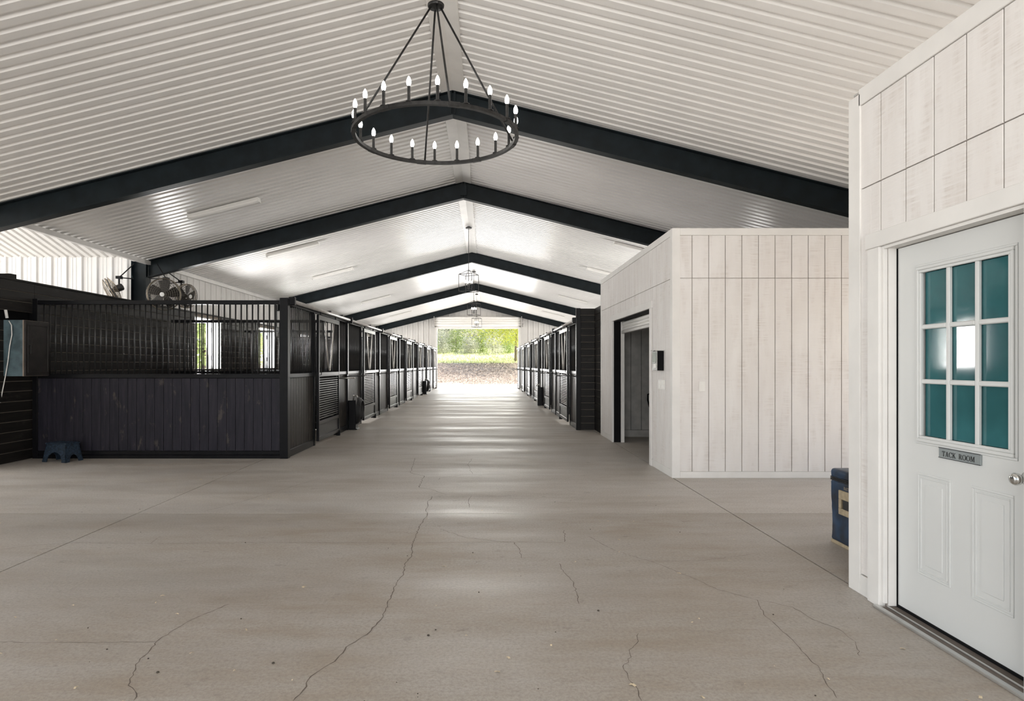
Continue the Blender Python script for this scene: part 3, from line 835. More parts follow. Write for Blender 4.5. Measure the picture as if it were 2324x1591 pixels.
# moulded lite frame in three steps
for e, pr, wd in ((.028, .006, .014), (.014, .014, .018), (-.004, .010, .016)):
    y0, y1, z0, z1 = GY0-e, GY1+e, GZ0-e, GZ1+e
    for q in ((y0, y1, z0, z0+wd), (y0, y1, z1-wd, z1), (y0, y0+wd, z0+wd, z1-wd), (y1-wd, y1, z0+wd, z1-wd)):
        bx('lite_moulding', 'door_white', dr, XD-pr, XD+.006, q[0], q[1], q[2], q[3], .003)
iy0, iy1, iz0, iz1 = GY0+.02, GY1-.02, GZ0+.02, GZ1-.02
pw, ph = (iy1-iy0)/3, (iz1-iz0)/3
for i in range(3):
    for j in range(3):
        bx('pane', 'teal_glass', dr, XD+.018, XD+.024, iy0+i*pw, iy0+(i+1)*pw, iz0+j*ph, iz0+(j+1)*ph)
for i in (1, 2):
    bx('muntin', 'door_white', dr, XD-.004, XD+.017, iy0+i*pw-.013, iy0+i*pw+.013, iz0-.012, iz1+.012, .005)
    for j in range(3):
        q0 = iy0+j*pw+(.013 if j else -.012); q1 = iy0+(j+1)*pw-(.013 if j < 2 else -.012)
        bx('muntin', 'door_white', dr, XD-.004, XD+.017, q0, q1, iz0+i*ph-.013, iz0+i*ph+.013, .005)
for y0, y1 in ((3.318, 3.570), (2.920, 3.172)):      # raised lower panels
    for e, pr, wd in ((0, .005, .012), (.022, .004, .008)):
        q0, q1, z0, z1 = y0+e, y1-e, .28+e, .854-e
        for q in ((q0, q1, z0, z0+wd), (q0, q1, z1-wd, z1), (q0, q0+wd, z0+wd, z1-wd), (q1-wd, q1, z0+wd, z1-wd)):
            bx('panel_moulding', 'door_white', dr, XD-pr, XD+.002, q[0], q[1], q[2], q[3], .002)
    bx('raised_panel', 'door_white', dr, XD-.004, XD+.002, y0+.058, y1-.058, .28+.058, .854-.058, .003)
kb = MB().lathe([(.033, 0), (.033, .006), (.013, .012), (.012, .035), (.026, .045), (.029, .06), (.022, .072), (.010, .074)], 20)
ko = kb.build('knob', 'chrome', dr, True); ko.location = Vector((XD-.0005, 2.845, .945))-wloc(dr); ko.rotation_euler = (0, -math.pi/2, 0)
# nameplate with serif lettering
sg = thing('name_plate', 'small metal plate reading TACK ROOM on the white door', 'sign', (XD-.006, 3.25, .963))
SY0, SY1, SZ0, SZ1 = 3.396, 3.109, .963, 1.019       # left and right as seen
bx('plate', 'sign', sg, XD-.008, XD-.001, SY1, SY0, SZ0, SZ1, .001)
for q in ((SY1, SY0, SZ1-.003, SZ1), (SY1, SY0, SZ0, SZ0+.003)): bx('plate_edge', 'zip', sg, XD-.0105, XD-.008, q[0], q[1], q[2], q[3])
def arc(cx, cz, rx, rz, a0, a1, t0, t1, n=18):
    """thick-thin bowl as quads in (u, v)"""
    out = []
    for i in range(n):
        q = []
        for a in (a0+(a1-a0)*i/n, a0+(a1-a0)*(i+1)/n):
            tt = t1+(t0-t1)*abs(math.cos(a))
            q.append(((cx+rx*math.cos(a), cz+rz*math.sin(a)), (cx+(rx-tt)*math.cos(a), cz+(rz-tt*.8)*math.sin(a))))
        out.append((q[0][0], q[1][0], q[1][1], q[0][1]))
    return out
def rect(u0, u1, v0, v1): return [((u0, v0), (u1, v0), (u1, v1), (u0, v1))]
def diag(u0, u1, t): return [((u0, 0), (u0+t, 0), (u1+t, 1), (u1, 1))]
PI = math.pi; K = .13; N = .055; SF = .05
glyph = {
 'T': (.80, rect(.335, .465, 0, 1)+rect(0, .8, .93, 1)+rect(0, .045, .76, .93)+rect(.755, .8, .76, .93)+rect(.22, .58, 0, SF)),
 'A': (.90, [((.10, 0), (.16, 0), (.47, 1), (.41, 1))]+[((.66, 0), (.82, 0), (.49, 1), (.41, 1))]+rect(.24, .66, .32, .38)+rect(0, .28, 0, SF)+rect(.58, .92, 0, SF)),
 'C': (.86, arc(.45, .5, .45, .52, .62, 2*PI-.62, K, N, 24)+rect(.77, .82, .66, .98)),
 'K': (.92, rect(.10, .23, 0, 1)+rect(0, .34, 0, SF)+rect(0, .34, 1-SF, 1)+[((.22, .42), (.30, .42), (.76, 1), (.68, 1))]+[((.68, 0), (.85, 0), (.46, .60), (.36, .48))]+rect(.55, .85, 1-SF, 1)+rect(.60, .94, 0, SF)),
 'R': (.86, rect(.10, .23, 0, 1)+rect(0, .34, 0, SF)+rect(0, .34, 1-SF, 1)+rect(.23, .42, 1-SF, 1)+rect(.23, .42, .48, .53)+arc(.40, .74, .29, .26, -PI/2, PI/2, K, N, 14)+[((.68, 0), (.86, 0), (.50, .52), (.34, .52))]+rect(.66, .90, 0, SF)),
 'H': (.95, rect(.10, .23, 0, 1)+rect(.70, .83, 0, 1)+rect(.23, .70, .47, .53)+rect(0, .33, 0, SF)+rect(0, .33, 1-SF, 1)+rect(.60, .93, 0, SF)+rect(.60, .93, 1-SF, 1)),
 'O': (.96, arc(.48, .5, .48, .52, 0, 2*PI, K, N, 30)),
 'M': (1.12, rect(.12, .17, 0, 1)+rect(.88, 1.01, 0, 1)+[((.17, 1), (.30, 1), (.58, .10), (.52, .02))]+[((.52, .02), (.58, .10), (.90, 1), (.85, 1))]+rect(0, .28, 0, SF)+rect(.78, 1.12, 0, SF)+rect(.02, .20, 1-SF, 1)+rect(.90, 1.12, 1-SF, 1)),
}
def lettering(text, par, x, ystart, z0, height, width, mat, name='letter'):
    tot = sum(glyph[c][0]+.14 if c != ' ' else .75 for c in text)-.14
    k = width/tot; u = 0
    for c in text:
        if c == ' ': u += .75; continue
        mb = MB()
        for q in glyph[c][1]:
            b = len(mb.v)
            for xx in (x, x+.0015):
                mb.v += [(xx, ystart-(u+uu)*k, z0+vv*height) for uu, vv in q]
            mb.f += [(b, b+1, b+2, b+3), (b+7, b+6, b+5, b+4)]+[(b+i, b+4+i, b+4+(i+1) % 4, b+(i+1) % 4) for i in range(4)]
        wb(name, mb, mat, par)
        u += glyph[c][0]+.14
lettering('TACK ROOM', sg, XD-.0098, SY0-.028, .974, .027, .222, 'ink')

# ------------------------------------------------------------------ far roll-up door
t = thing('roll_up_door', 'large rolled-up white door above the far doorway', 'roll-up door', (RX, YE, 0))
z = 3.90
for i in range(4):
    wb('curtain_slat', MB().tube([(DX0-.12, YE-.22, z+.075+i*.145), (DX1+.12, YE-.22, z+.075+i*.145)], .082, 10), 'tube_white', t, True)
bx('bottom_bar', 'tube_white', t, DX0-.02, DX1+.02, YE-.16, YE-.102, 3.74, 3.90, .006)
for a, b in ((DX0-.17, DX0-.12), (DX1+.12, DX1+.17)): bx('end_plate', 'track', t, a, b, YE-.36, YE-.05, 3.82, 4.50, .004)
for a, b in ((DX0-.03, DX0+.04), (DX1-.04, DX1+.03)): bx('guide_track', 'white_trim', t, a, b, YE-.19, YE-.102, 0, 3.86, .004)
for s, xx in ((-1, DX0-.25), (1, DX1+.25)):
    bx('chain_box', 'track', t, xx-.06, xx+.06, YE-.2, YE-.06, 4.05, 4.35, .01)

# ------------------------------------------------------------------ ring chandelier
CXc, CYc, CZc, CR = RX, 6.0, 3.65, .775
t = thing('ring_chandelier', 'large black iron ring chandelier with lit candle bulbs', 'chandelier', (CXc, CYc, CZc))
mb = MB(); n = 72; sec = [(CR-.018, -.016), (CR+.018, -.016), (CR+.018, .016), (CR-.018, .016)]
for i in range(n):
    th = 2*PI*i/n
    for r, z in sec: mb.v.append((r*math.sin(th), -r*math.cos(th), z))
for i in range(n):
    for j in range(4): mb.f.append((i*4+j, i*4+(j+1) % 4, ((i+1) % n)*4+(j+1) % 4, ((i+1) % n)*4+j))
mb.build('ring', 'iron', t)
for i in range(8):
    th = 2*PI*(i+.35)/8; o = link('joint_plate', bxm(.10, .042, .037, 'iron', .002), t, (CR*math.sin(th), -CR*math.cos(th), 0), (0, 0, th))
cm = MB().lathe([(.030, 0), (.030, .008), (.0135, .012), (.0135, .135)], 12).mesh('candle', 'iron', False)
bm_ = MB().lathe([(.010, 0), (.017, .012), (.0205, .030), (.018, .052), (.010, .072), (.003, .084)], 12).mesh('bulb', 'bulb', True)
for i in range(20):
    th = math.radians(5.5+18*i); c = link('candle', cm, t, (CR*math.sin(th), -CR*math.cos(th), .016))
    link('bulb', bm_, c, (0, 0, .135))
hz = 4.905-CZc
MB().lathe([(.025, -.02), (.075, -.012), (.08, .0), (.08, .012), (.03, .03), (.014, .05), (.014, .07)], 20).build('hub', 'iron', t, False, (0, 0, hz))
for dx, dy in ((-.18, .755), (.755, .18), (-.755, -.18), (.18, -.755)):
    MB().tube([(dx*.06, dy*.06, hz-.01), (dx*.985, dy*.985, .02)], .0095, 8).build('rod', 'iron', t, True)
top = roofz(RX)-.02-CZc
z = hz+.07; i = 0
while z < top-.06:
    mb = MB(); pts = []
    for j in range(12):
        th = 2*PI*j/12; u = .012*math.cos(th); v = .024*math.sin(th)
        pts.append((u, 0, v) if i % 2 else (0, u, v))
    mb.tube(pts, .0035, 6, closed=True).build('chain_link', 'iron', t, True, (0, 0, z+.02)); z += .040; i += 1
MB().lathe([(.012, 0), (.06, .03), (.07, .05), (.07, .06)], 16).build('canopy', 'iron', t, False, (0, 0, top-.05))

# ------------------------------------------------------------------ lanterns
lab = ['nearest open-frame black lantern hanging from the ridge', 'middle open-frame black lantern hanging from the ridge', 'farthest open-frame black lantern in front of the far doorway']
lang = math.radians(18.4)
for k in range(3):
    y = 17.98+8.53*k
    t = thing('lantern', lab[k], 'lantern', (RX, y, 4.19), 'lanterns along the ridge', rotz=lang)
    R = .295; z1, z0 = -.135, -.62
    cor = [(R*math.cos(PI/2*i), R*math.sin(PI/2*i)) for i in range(4)]
    for i in range(4):
        a, b = cor[i], cor[(i+1) % 4]
        MB().tube([(*a, z0), (*a, z1)], .008, 6).build('upright', 'iron', t)
        for z in (z0, z1): MB().tube([(*a, z), (*b, z)], .008, 6).build('frame_bar', 'iron', t)
        MB().tube([(*a, z1), (0, 0, 0)], .007, 6).build('roof_bar', 'iron', t)
        c = (a[0]*.32, a[1]*.32)
        cd = MB().lathe([(.011, 0), (.011, .14)], 8).build('candle', 'iron', t, False, (c[0], c[1], -.52))
        MB().lathe([(.011, 0), (.022, .03), (.018, .055), (.004, .09)], 8).build('bulb', 'bulb', cd, True, (0, 0, .14))
        MB().tube([(c[0], c[1], -.52), (0, 0, -.55)], .006, 6).build('arm', 'iron', t)
    MB().tube([(0, 0, -.56), (0, 0, RZ-4.19-.03)], .008, 6).build('stem', 'iron', t)
    MB().lathe([(.05, 0), (.09, .0), (.09, .03), (.03, .06)], 14).build('canopy', 'iron', t, False, (0, 0, RZ-4.19-.085))

# ------------------------------------------------------------------ strip lights
for s, side in ((-1, 'left'), (1, 'right')):
    yl = [11.5, 15.6, 19.7, 23.6, 27.5, 35.6] if s < 0 else [15.6, 19.7, 23.6, 27.5, 35.6]
    for k, y in enumerate(yl):
        x0, x1 = 3.68, 4.99
        xm = RX+s*(x0+x1)/2
        t = thing('strip_light', 'long white strip light, %s on the %s ceiling slope' % (ORD[k] if k < len(yl)-1 else 'last', side), 'strip light', (xm, y, roofz(xm)-.002), 'strip lights on the ceiling')
        t.rotation_euler = (0, s*ang, 0)
        link('housing', bxm(1.34, .13, .045, 'tube_white', .004), t, (0, 0, -.025))
        mb = MB(); pr = []
        for i in range(9):
            th = PI*i/8; pr.append((-.058*math.cos(th), -.048-.040*math.sin(th)))
        b = 0
        for xx in (-.655, .655): mb.v += [(xx, a, z) for a, z in pr]
        mb.f += [(i, i+1, 9+i+1, 9+i) for i in range(8)]+[tuple(range(9)), tuple(range(17, 8, -1)), (0, 9, 17, 8)]
        mb.build('lens', 'lens', t)
        for e in (-.665, .665): link('end_cap', bxm(.012, .125, .085, 'tube_white', .003), t, (e, 0, -.05))

# ------------------------------------------------------------------ wall cabinet, cord, tube, stool
t = thing('wall_cabinet', 'dark wall cabinet with blue-grey side hung on the black boards', 'cabinet', (XB, 9.48, 1.296))
bx('body', 'cab_side', t, XB+.001, -6.815, 9.22, 9.75, 1.296, 2.127, .003)
bx('front_frame', 'cab_edge', t, -6.8148, -6.805, 9.215, 9.75, 1.296, 2.127, .002)
d = bx('door', 'cab_door', t, -6.8048, -6.785, 9.235, 9.745, 1.30, 2.122, .003)
for q in ((9.275, 9.705, 1.345, 1.36), (9.275, 9.705, 2.05, 2.065), (9.275, 9.29, 1.36, 2.05), (9.69, 9.705, 1.36, 2.05)):
    bx('moulding', 'cab_door', d, -6.7848, -6.776, q[0], q[1], q[2], q[3], .003)
wb('handle', MB().tube([(-6.785, 9.32, 1.75), (-6.765, 9.32, 1.75), (-6.765, 9.32, 1.63), (-6.785, 9.32, 1.63)], .005, 6), 'black_metal', d)
pts = [P(20, 728, 9.20), P(26, 738, 9.19), P(27, 760, 9.19), P(22, 785, 9.19), P(18, 820, 9.19), P(13, 850, 9.19), P(6, 885, 9.19), P(1, 912, 9.19), P(-2, 935, 9.19), P(-8, 960, 9.20), P(-14, 1000, 9.2), P(-16, 1046, 9.2)]
fin = []
for a, b in zip(pts, pts[1:]):
    for i in range(4): fin.append(a.lerp(b, i/4))
o = MB().tube(fin+[pts[-1]], .007, 6).build('power_cord', 'white_plastic', None, True); tag(o, 'white cord dangling down beside the wall cabinet', 'cord')
o = MB().tube([P(16, 722, 9.3), P(11, 694, 9.3)], .020, 10).build('white_tube', 'paper', None); tag(o, 'short white tube tilted on top of the wall cabinet', 'tube')
o.location.z += 0
# step stool
near = PF(153.5, 1050)
t = thing('step_stool', 'small blue-black plastic step stool standing before the planks', 'stool', (near.x-.18, near.y+.16, 0), rotz=math.radians(-14))
def stool_side(w0, w1, h, leg, arch_h):
    """outline (u, v) of one flared side with an arch between its feet"""
    out = [(-w0/2, 0), (-w1/2, h), (w1/2, h), (w0/2, 0), (w0/2-leg, 0)]
    r = w0/2-leg
    for i in range(1, 12):
        th = PI*i/12; out.append((r*math.cos(th), arch_h*math.sin(th)))
    out.append((-r, 0)); return out
hS = .265
def side_panel(name, w0, w1, dist0, dist1, rz, arch):
    mb = MB(); poly = stool_side(w0, w1, hS, .075, arch); k = len(poly)
    for dd in (0, -.014):
        mb.v += [(u, -(dist0+(dist1-dist0)*v/hS)-dd, v) for u, v in poly]
    # fan triangulation along top edge keeps the arch open
    def face(b, rev):
        L = [b+1, b+0, b+k-1]; out = []
        ring = [b+4+i for i in range(k-4)]          # from right inner foot over arch to left inner foot
        half = len(ring)//2
        for i in range(len(ring)-1):
            c = b+2 if i < half else b+1
            out.append((c, ring[i], ring[i+1]))
        out.append((b+2, ring[half], b+1)); out.append((b+2, b+3, ring[0])); out.append((b+1, ring[-1], b+0))
        return out
    mb.f += face(0, 0)+face(k, 1)+[(i, (i+1) % k, k+(i+1) % k, k+i) for i in range(k)]
    o = mb.build(name, 'stool', t); o.rotation_euler = (0, 0, rz)
side_panel('side', .44, .36, .155, .115, 0, .15); side_panel('side', .44, .36, .155, .115, PI, .15)
side_panel('side', .31, .23, .220, .180, PI/2, .11); side_panel('side', .31, .23, .220, .180, -PI/2, .11)
link('top', bxm(.39, .26, .022, 'stool', .008), t, (0, 0, hS+.011))
for i in range(5): link('grip_rib', bxm(.34, .012, .004, 'stool', .001), t, (0, -.09+i*.045, hS+.024))

# ------------------------------------------------------------------ tack trunk in the passage
t = thing('tack_trunk', 'blue canvas covered tack trunk with tan trim behind the white corner', 'trunk', (3.2, 4.72, 0))
UX, U1, V0, V1 = 2.87, 3.42, 4.20, 5.20
def rounded_box(x0, x1, y0, y1, z0, z1, r, seg, wob, bulge=0):
    bm = bmesh.new(); bmesh.ops.create_cube(bm, size=1)
    bmesh.ops.scale(bm, vec=(x1-x0, y1-y0, z1-z0), verts=bm.verts)
    bmesh.ops.bevel(bm, geom=bm.edges[:], offset=r, segments=4, affect='EDGES', profile=.5)
    bmesh.ops.subdivide_edges(bm, edges=[e for e in bm.edges if e.calc_length() > .05], cuts=seg, use_grid_fill=True)
    rnd = random.Random(3)
    for v in bm.verts:
        fold = math.sin(v.co.y*31+v.co.z*9+math.sin(v.co.y*13)*2)*wob
        v.co.x += fold+rnd.uniform(-1, 1)*wob*.4; v.co.y += rnd.uniform(-1, 1)*wob*.5
    bmesh.ops.translate(bm, vec=((x0+x1)/2, (y0+y1)/2, (z0+z1)/2), verts=bm.verts)
    mb = MB(); bm.verts.ensure_lookup_table()
    mb.v = [tuple(v.co) for v in bm.verts]; mb.f = [tuple(v.index for v in f.verts) for f in bm.faces]
    bm.free(); return mb
wb('body', rounded_box(UX, U1, V0, V1, .02, .525, .025, 10, .005), 'navy', t, True)
wb('lid', rounded_box(UX-.006, U1+.006, V0-.006, V1+.006, .530, .612, .03, 8, .004), 'navy', t, True)
for z in (.520, .531, .542):
    bx('zipper', 'zip', t, UX-.006, U1+.006, V0-.006, V1-.006, z-.004, z+.004, .002)
bx('hem', 'tan', t, UX-.004, U1+.004, V0-.004, V1-.012, 0.0, .028, .004)
for q in ((4.20, 5.06, .455-.07, .455), (4.20, 5.06, .26, .26+.05), (5.0, 5.06, .31, .385)):
    bx('window_trim', 'tan', t, UX-.014, UX+.01, q[0]+.02, q[1], q[2], q[3], .003)
bx('window', 'zip', t, UX-.010, UX+.01, 4.3, 5.0, .31, .385)
lettering('RATH', t, UX-.012, 4.988, .468, .024, .085, 'tan')

# ------------------------------------------------------------------ hose stands along the stalls
def hose_stand(x, y, a, label, hose_label):
    t = thing('hose_stand', label, 'hose stand', (x, y, 0), 'hose stands by the stalls')
    x0, x1 = sorted((x, x+a*.16))
    bx('post_box', 'black_metal', t, x0, x1, y-.13, y+.13, 0, .66, .008)
    bx('foot', 'black_metal', t, x0, x1+.03 if a > 0 else x1, y-.15, y+.15, 0, .03, .004)
    wb('spigot', MB().tube([(x+a*.08, y, .66), (x+a*.08, y, .74), (x+a*.16, y, .76), (x+a*.19, y, .70)], .018, 8), 'galv', t, True)
    wb('spigot_handle', MB().tube([(x+a*.08, y-.04, .77), (x+a*.08, y+.04, .77)], .012, 8), 'galv', t, True)
    if hose_label:
        mb = MB()
        for k in range(6):
            pts = []; ry = .20+.012*k; rz = .30-.014*k; xo = x+a*(.18+.016*k)
            for i in range(28):
                th = 2*PI*i/28
                pts.append((xo+a*.05*(1+math.sin(th))*.3, y-.02+ry*math.cos(th), .43+.02*k*0+rz*math.sin(th)))
            mb.tube(pts, .0125, 7, closed=True)
        mb.tube([(x+a*.19, y, .70), (x+a*.22, y+.06, .62), (x+a*.24, y+.1, .50)], .0125, 7)
        o = mb.build('garden_hose', 'hose', None, True); tag(o, hose_label, 'hose', 'coiled hoses')
hose_stand(XL+.055, 14.22, 1, 'black hose post at the foot of the near left stalls', 'black hose coiled over the near post on the left')
hose_stand(XL+.055, 31.2, 1, 'black hose post far down the left stalls', 'black hose coiled over the far post on the left')
hose_stand(XR-.055, 22.6, -1, 'flat black box standing by the right stalls', None)

# ------------------------------------------------------------------ fans on the steel column
def fan(label, c, face, R, mount, arms, wire='fan_wire_dark'):
    t = thing('barn_fan', label, 'fan', c, 'caged fans on the steel column')
    t.rotation_mode = 'QUATERNION'; t.rotation_quaternion = Vector(face).to_track_quat('Z', 'Y')
    def ringset(z0, sgn):
        mb = MB()
        for k in range(1, 9):
            r = R*k/8; z = z0+sgn*.07*(1-(k/8)**2.5)
            mb.tube([(r*math.cos(2*PI*i/28), r*math.sin(2*PI*i/28), z) for i in range(28)], .0028 if k < 8 else .007, 5, closed=True)
        for i in range(28):
            th = 2*PI*i/28
            mb.tube([(R*q*math.cos(th+.25*q), R*q*math.sin(th+.25*q), z0+sgn*.07*(1-q**2.5)) for q in (.14, .4, .65, .85, 1)], .0024, 4)
        return mb
    ringset(.05, 1).build('front_cage', wire, t, True)
    ringset(-.05, -1).build('rear_cage', wire, t, True)
    MB().tube([(R*math.cos(2*PI*i/32), R*math.sin(2*PI*i/32), 0) for i in range(32)], .012, 6, closed=True).build('rim', 'fan_metal', t, True)
    for i in range(5):
        th = 2*PI*i/5+.3; mb = MB()
        pts = [(.05, -.04), (.12, -.10), (R*.85, -.12), (R*.92, -.02), (R*.85, .09), (.12, .06), (.05, .03)]
        for dz in (0, .004):
            mb.v += [(u*math.cos(th)-v*math.sin(th), u*math.sin(th)+v*math.cos(th), v*.35+dz) for u, v in pts]
        k = len(pts); mb.f += [tuple(range(k)), tuple(range(2*k-1, k-1, -1))]+[(i2, (i2+1) % k, k+(i2+1) % k, k+i2) for i2 in range(k)]
        mb.build('blade', 'fan_dark', t)
    MB().lathe([(.02, -.24), (.06, -.23), (.075, -.21), (.075, -.09), (.05, -.06), (.04, .03), (.03, .045)], 14).build('motor', 'fan_dark', t, True)
    MB().lathe([(.045, .118), (.045, .124), (.01, .13)], 14).build('badge', 'paper', t)
    # bracket parts are given in world space
    inv = (Matrix.Translation(Vector(c)) @ t.rotation_quaternion.to_matrix().to_4x4()).inverted()
    def wpart(name, mb, mat):
        mb.v = [tuple(inv @ Vector(q)) for q in mb.v]; mb.build(name, mat, t)
    mo = Vector(c)-Vector(face).normalized()*.15
    wpart('stem', MB().tube([mo, (mo.x, mo.y, mount[2])], .018, 8), 'black_metal')
    wpart('mount_block', MB().box(mo.x-.05, mo.x+.05, mo.y-.05, mo.y+.05, mount[2]-.03, mount[2]+.03), 'black_metal')
    for a in arms: wpart('bracket_arm', MB().tube([(mo.x, mo.y, mount[2]), a], .012, 6), 'black_metal')
cz = RY[1]
fan('caged fan tilted away to the left of the steel column', P(254, 660, 13.3), (-.75, -.35, -.42), .28, (0, 0, P(0, 629, 13.3).z), [P(304, 599, 13.5), P(304, 633, 13.5)], 'fan_metal')
fan('caged fan facing the aisle on the near side of the steel column', P(372, 668, 13.0), (.18, -1, -.12), .325, (0, 0, P(0, 631, 13.0).z), [P(356, 598, 13.60), P(340, 632, 13.60)])
fan('caged fan seen edge-on behind the steel column', P(423, 672, 14.3), (.95, -.34, -.12), .27, (0, 0, P(0, 639, 14.3).z), [P(381, 618, 13.85), P(372, 645, 13.85)])

# ------------------------------------------------------------------ litter on the floor
mb = MB(); rnd = random.Random(11)
for i in range(120):
    yy = 2.7+9*rnd.random()**1.6; xx = rnd.uniform(-.8, .82)*yy
    if xx > 2.2: continue
    s = rnd.uniform(.004, .016); th = rnd.uniform(0, 2*PI); e = rnd.uniform(.2, .6)
    c, d = math.cos(th), math.sin(th); b = len(mb.v)
    for u, v, z in ((-1, -e, .001), (0, -e*.6, .004), (1, -e, .002), (1, e, .003), (0, e*1.1, .006), (-1, e, .002)):
        mb.v.append((xx+(u*c-v*d)*s, yy+(u*d+v*c)*s, z))
    mb.f += [(b, b+1, b+4, b+5), (b+1, b+2, b+3, b+4)]
o = stuff(mb.build('wood_shavings', 'shaving')); o['label'] = 'pale wood shavings scattered over the concrete floor'; o['category'] = 'shavings'
mb = MB()
spots = [PF(972, 1443), PF(358, 1527), PF(1358, 1387), PF(620, 1506)]+[Vector((rnd.uniform(-.7, .6)*q, q, 0)) for q in [2.7+6*rnd.random()**1.5 for _ in range(45)]]
for i, q in enumerate(spots):
    if q.x > 2.2: continue
    s = .008 if i < 4 else rnd.uniform(.002, .006)
    mb.lathe([(s*.6, 0), (s, s*.3), (s*.7, s*.8), (s*.2, s)], 6, (q.x, q.y, 0))
o = stuff(mb.build('dirt_crumbs', 'crumb')); o['label'] = 'dark crumbs of dirt scattered over the concrete floor'; o['category'] = 'dirt'

# ------------------------------------------------------------------ outdoors
def gz(x, y):
    def ss(a, b, v): v = max(0, min(1, (v-a)/(b-a))); return v*v*(3-2*v)
    wv_ = math.sin(x*.35)*.5+math.sin(x*.9+1)*.2
    z = -.03-.02*ss(40, 44, y)+1.62*ss(48.5+wv_, 57.5+wv_*.5, y)+.03*max(0, min(14, x))*ss(50, 57, y)*.35
    z += 2.6*ss(62, 100, y)
    return z
gd = struct('ground_outside', label='sunlit gravel yard, leafy bank and meadow beyond the doorway')
mb = MB(); nx, ny = 90, 110
rnd = random.Random(5)
for j in range(ny+1):
    y = YE+.26+(120-YE)*(j/ny)**1.5
    for i in range(nx+1):
        x = -60+120*i/nx
        mb.v.append((x, y, gz(x, y)+(rnd.uniform(-.05, .05) if y > 49 else 0)))
for j in range(ny):
    for i in range(nx): b = j*(nx+1)+i; mb.f.append((b, b+1, b+nx+2, b+nx+1))
mb.build('terrain', 'ground', gd, True)
bx('yard', 'ground', gd, -70, -15.5, -30, YE+.26, -.3, -.04); bx('yard', 'ground', gd, -15.5, XO-.1, 13.75, YE+.26, -.3, -.04)
bx('yard', 'ground', gd, -15.5, 30, -40, -7.5, -.3, -.04); bx('yard', 'ground', gd, 7.0, 40, -7.5, YE+.26, -.3, -.04)
def tree(name, label, x, y, h, cr, cz0, n, leaf, tr=.16, size=.16, seed=0, lean=0, group='trees beyond the yard'):
    rnd = random.Random(seed); z = gz(x, y) if y > YE else -.04
    t = thing(name, label, 'tree', (x, y, z), group)
    mb = MB(); top = h*.75
    mb.tube([(0, 0, -.1), (lean*.2, .05, top*.35), (lean*.6, -.05, top*.7), (lean, 0, top)], [tr, tr*.8, tr*.6, tr*.25], 8)
    tips = []
    for i in range(11):
        th = rnd.uniform(0, 2*PI); zz = rnd.uniform(.3, .7)*top; L = cr*rnd.uniform(.5, .95)
        e = Vector((math.cos(th)*L, math.sin(th)*L, zz+L*rnd.uniform(.0, .5)))
        mb.tube([(lean*zz/top, 0, zz), (e.x*.5, e.y*.5, zz+(e.z-zz)*.7), tuple(e)], [tr*.35, tr*.22, tr*.08], 5); tips.append(e)
    mb.build('trunk', 'bark', t, True)
    mb = MB(); zc = (cz0+h)/2; rz = (h-cz0)/2
    cl = []
    for i in range(26):
        th = rnd.uniform(0, 2*PI); u = rnd.random()**.5; zz = rnd.uniform(-1, 1); rr = math.sqrt(max(.05, 1-zz*zz))*u*cr
        cl.append(Vector((lean+rr*math.cos(th), rr*math.sin(th), zc+zz*rz*.85)))
    cl += tips
    for i in range(n):
        c = rnd.choice(cl); s = size*rnd.uniform(.5, 1.3); sp = cr*.24
        q = c+Vector((rnd.gauss(0, sp), rnd.gauss(0, sp), rnd.gauss(0, sp*.8)))
        if q.z < max(.05, cz0*.55): q.z = max(.05, cz0*.55)+rnd.random()*.6
        a = Vector((rnd.gauss(0, 1), rnd.gauss(0, 1), rnd.gauss(0, .7))).normalized(); b_ = a.orthogonal().normalized()
        b = len(mb.v); mb.v += [tuple(q-a*s), tuple(q+b_*s*.45), tuple(q+a*s), tuple(q-b_*s*.45)]; mb.f.append((b, b+1, b+2, b+3))
    stuff(mb.build('foliage', leaf, t))
tree('broad_tree', 'broad yellow-green tree overhanging the bank on the right', 3.9, 58.0, 8.5, 5.2, 3.1, 34000, 'leaf', .22, .095, 1)
tree('broad_tree', 'yellow-green tree behind the overhanging one', 3.2, 66, 10, 4.5, 4.3, 12000, 'leaf', .15, .12, 2, .4)
tree('leaning_tree', 'mid-green leaning tree on the right of the meadow', 10.5, 74, 11, 5, 4.5, 8000, 'leaf2', .2, .14, 3, -1)
tree('thin_tree', 'thin dark-trunked tree in the middle of the meadow', 1.0, 84, 12, 4.5, 4.6, 9000, 'leaf2', .14, .14, 4)
lx = [-9.5, -7.2, -5.2, -3.0, -1.0, 5.0, 8.0, -12.0, 12.0]
wh = ['leftmost pale', 'second pale', 'third pale', 'fourth pale', 'central pale', 'pale right-hand', 'far right pale', 'hidden left pale', 'hidden right pale']
for i, x in enumerate(lx):
    tree('woodland_tree', '%s tree in the hazy woodland beyond the meadow' % wh[i], x, 94+(i*37 % 11), 12+(i % 3), 3.4, 3.0, 9000, 'leaf3' if i % 3 else 'leaf2', .13, .17, 20+i)
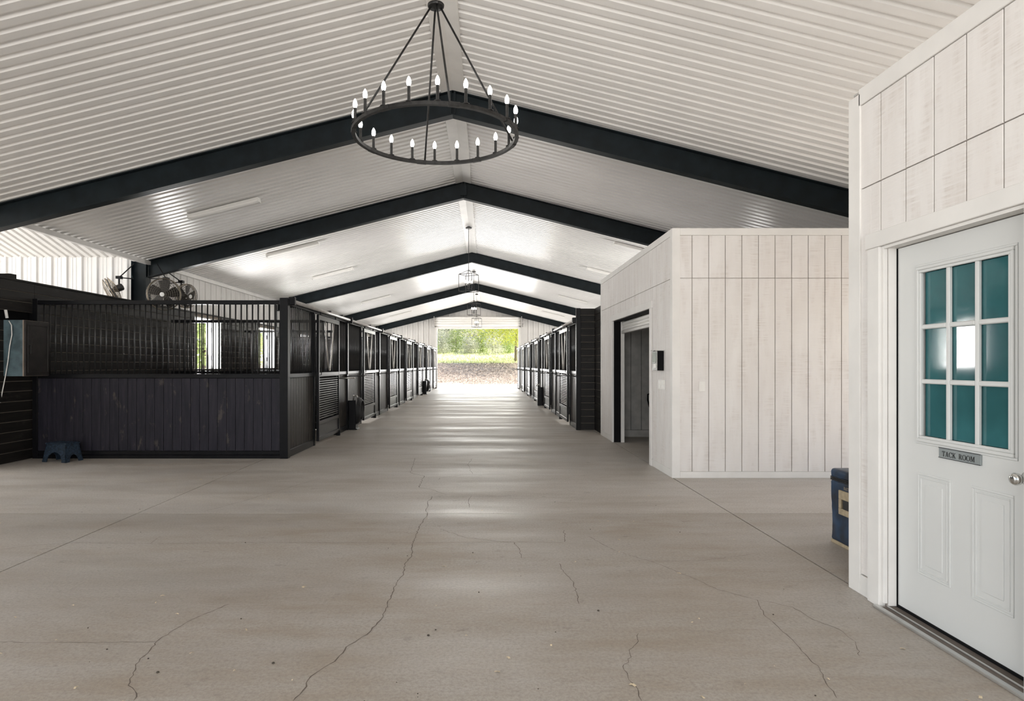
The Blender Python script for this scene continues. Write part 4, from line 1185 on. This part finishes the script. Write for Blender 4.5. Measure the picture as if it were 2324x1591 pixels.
for i in range(9):
    tree('shrub', '%s pale shrub at the edge of the woodland' % ORD[i % 8] if i < 8 else 'last pale shrub at the edge of the woodland', -9+2.1*i, 88+(i*29 % 7), 3.4+(i % 3)*.7, 1.7, -.4, 3000, 'leaf3', .06, .14, 60+i, group='shrubs at the woodland edge')
for i in range(8):
    tree('meadow_bush', '%s leafy bush in the tall grass, counted from the left' % ORD[i], -7.4+1.75*i, 80+(i*17 % 5), 2.2+(i % 3)*.5, 1.3, -.4, 2200, 'leaf3' if i % 2 else 'leaf2', .04, .10, 80+i, group='low bushes in the meadow')
tree('side_tree', 'leafy tree outside the nearer stall window', -17.5, 39, 8, 4, 1.5, 4000, 'leaf2', .2, .2, 41, group='trees beside the barn')
tree('side_tree', 'leafy tree outside the farther stall window', -21, 52, 8, 4.5, 1.5, 4000, 'leaf2', .2, .2, 42, group='trees beside the barn')
mb = MB(); rnd = random.Random(8)
for i in range(2600):
    y = 48+10.5*rnd.random(); x = rnd.uniform(-.08, .06)*y*1.15; z = gz(x, y)+.05; sz = rnd.uniform(.025, .06)
    th = rnd.uniform(0, 2*PI); b = len(mb.v); c, d = math.cos(th)*sz, math.sin(th)*sz; t1, t2 = rnd.uniform(-.04, .05), rnd.uniform(-.04, .05)
    mb.v += [(x-c, y-d, z+t1), (x+d*.6, y-c*.6, z+t2), (x+c, y+d, z-t1), (x-d*.6, y+c*.6, z-t2)]; mb.f.append((b, b+1, b+2, b+3))
o = stuff(mb.build('leaf_litter', 'litter')); o['label'] = 'brown fallen leaves strewn over the bank'; o['category'] = 'leaves'
mb = MB(); rnd = random.Random(9)
for i in range(9000):
    y = 62.8+26*rnd.random()**1.4; x = rnd.uniform(-.085, .065)*y*1.2; z = gz(x, y)
    hgt = rnd.uniform(.08, .32); wd = .05; th = rnd.uniform(0, PI); b = len(mb.v)
    dx, dy = math.cos(th)*wd, math.sin(th)*wd; lx_, ly_ = rnd.gauss(0, .12), rnd.gauss(0, .12)
    mb.v += [(x-dx, y-dy, z-.03), (x+dx, y+dy, z-.03), (x+lx_, y+ly_, z+hgt)]; mb.f.append((b, b+1, b+2))
o = stuff(mb.build('meadow_grass', 'grass')); o['label'] = 'pale dry grass covering the meadow behind the bank'; o['category'] = 'grass'
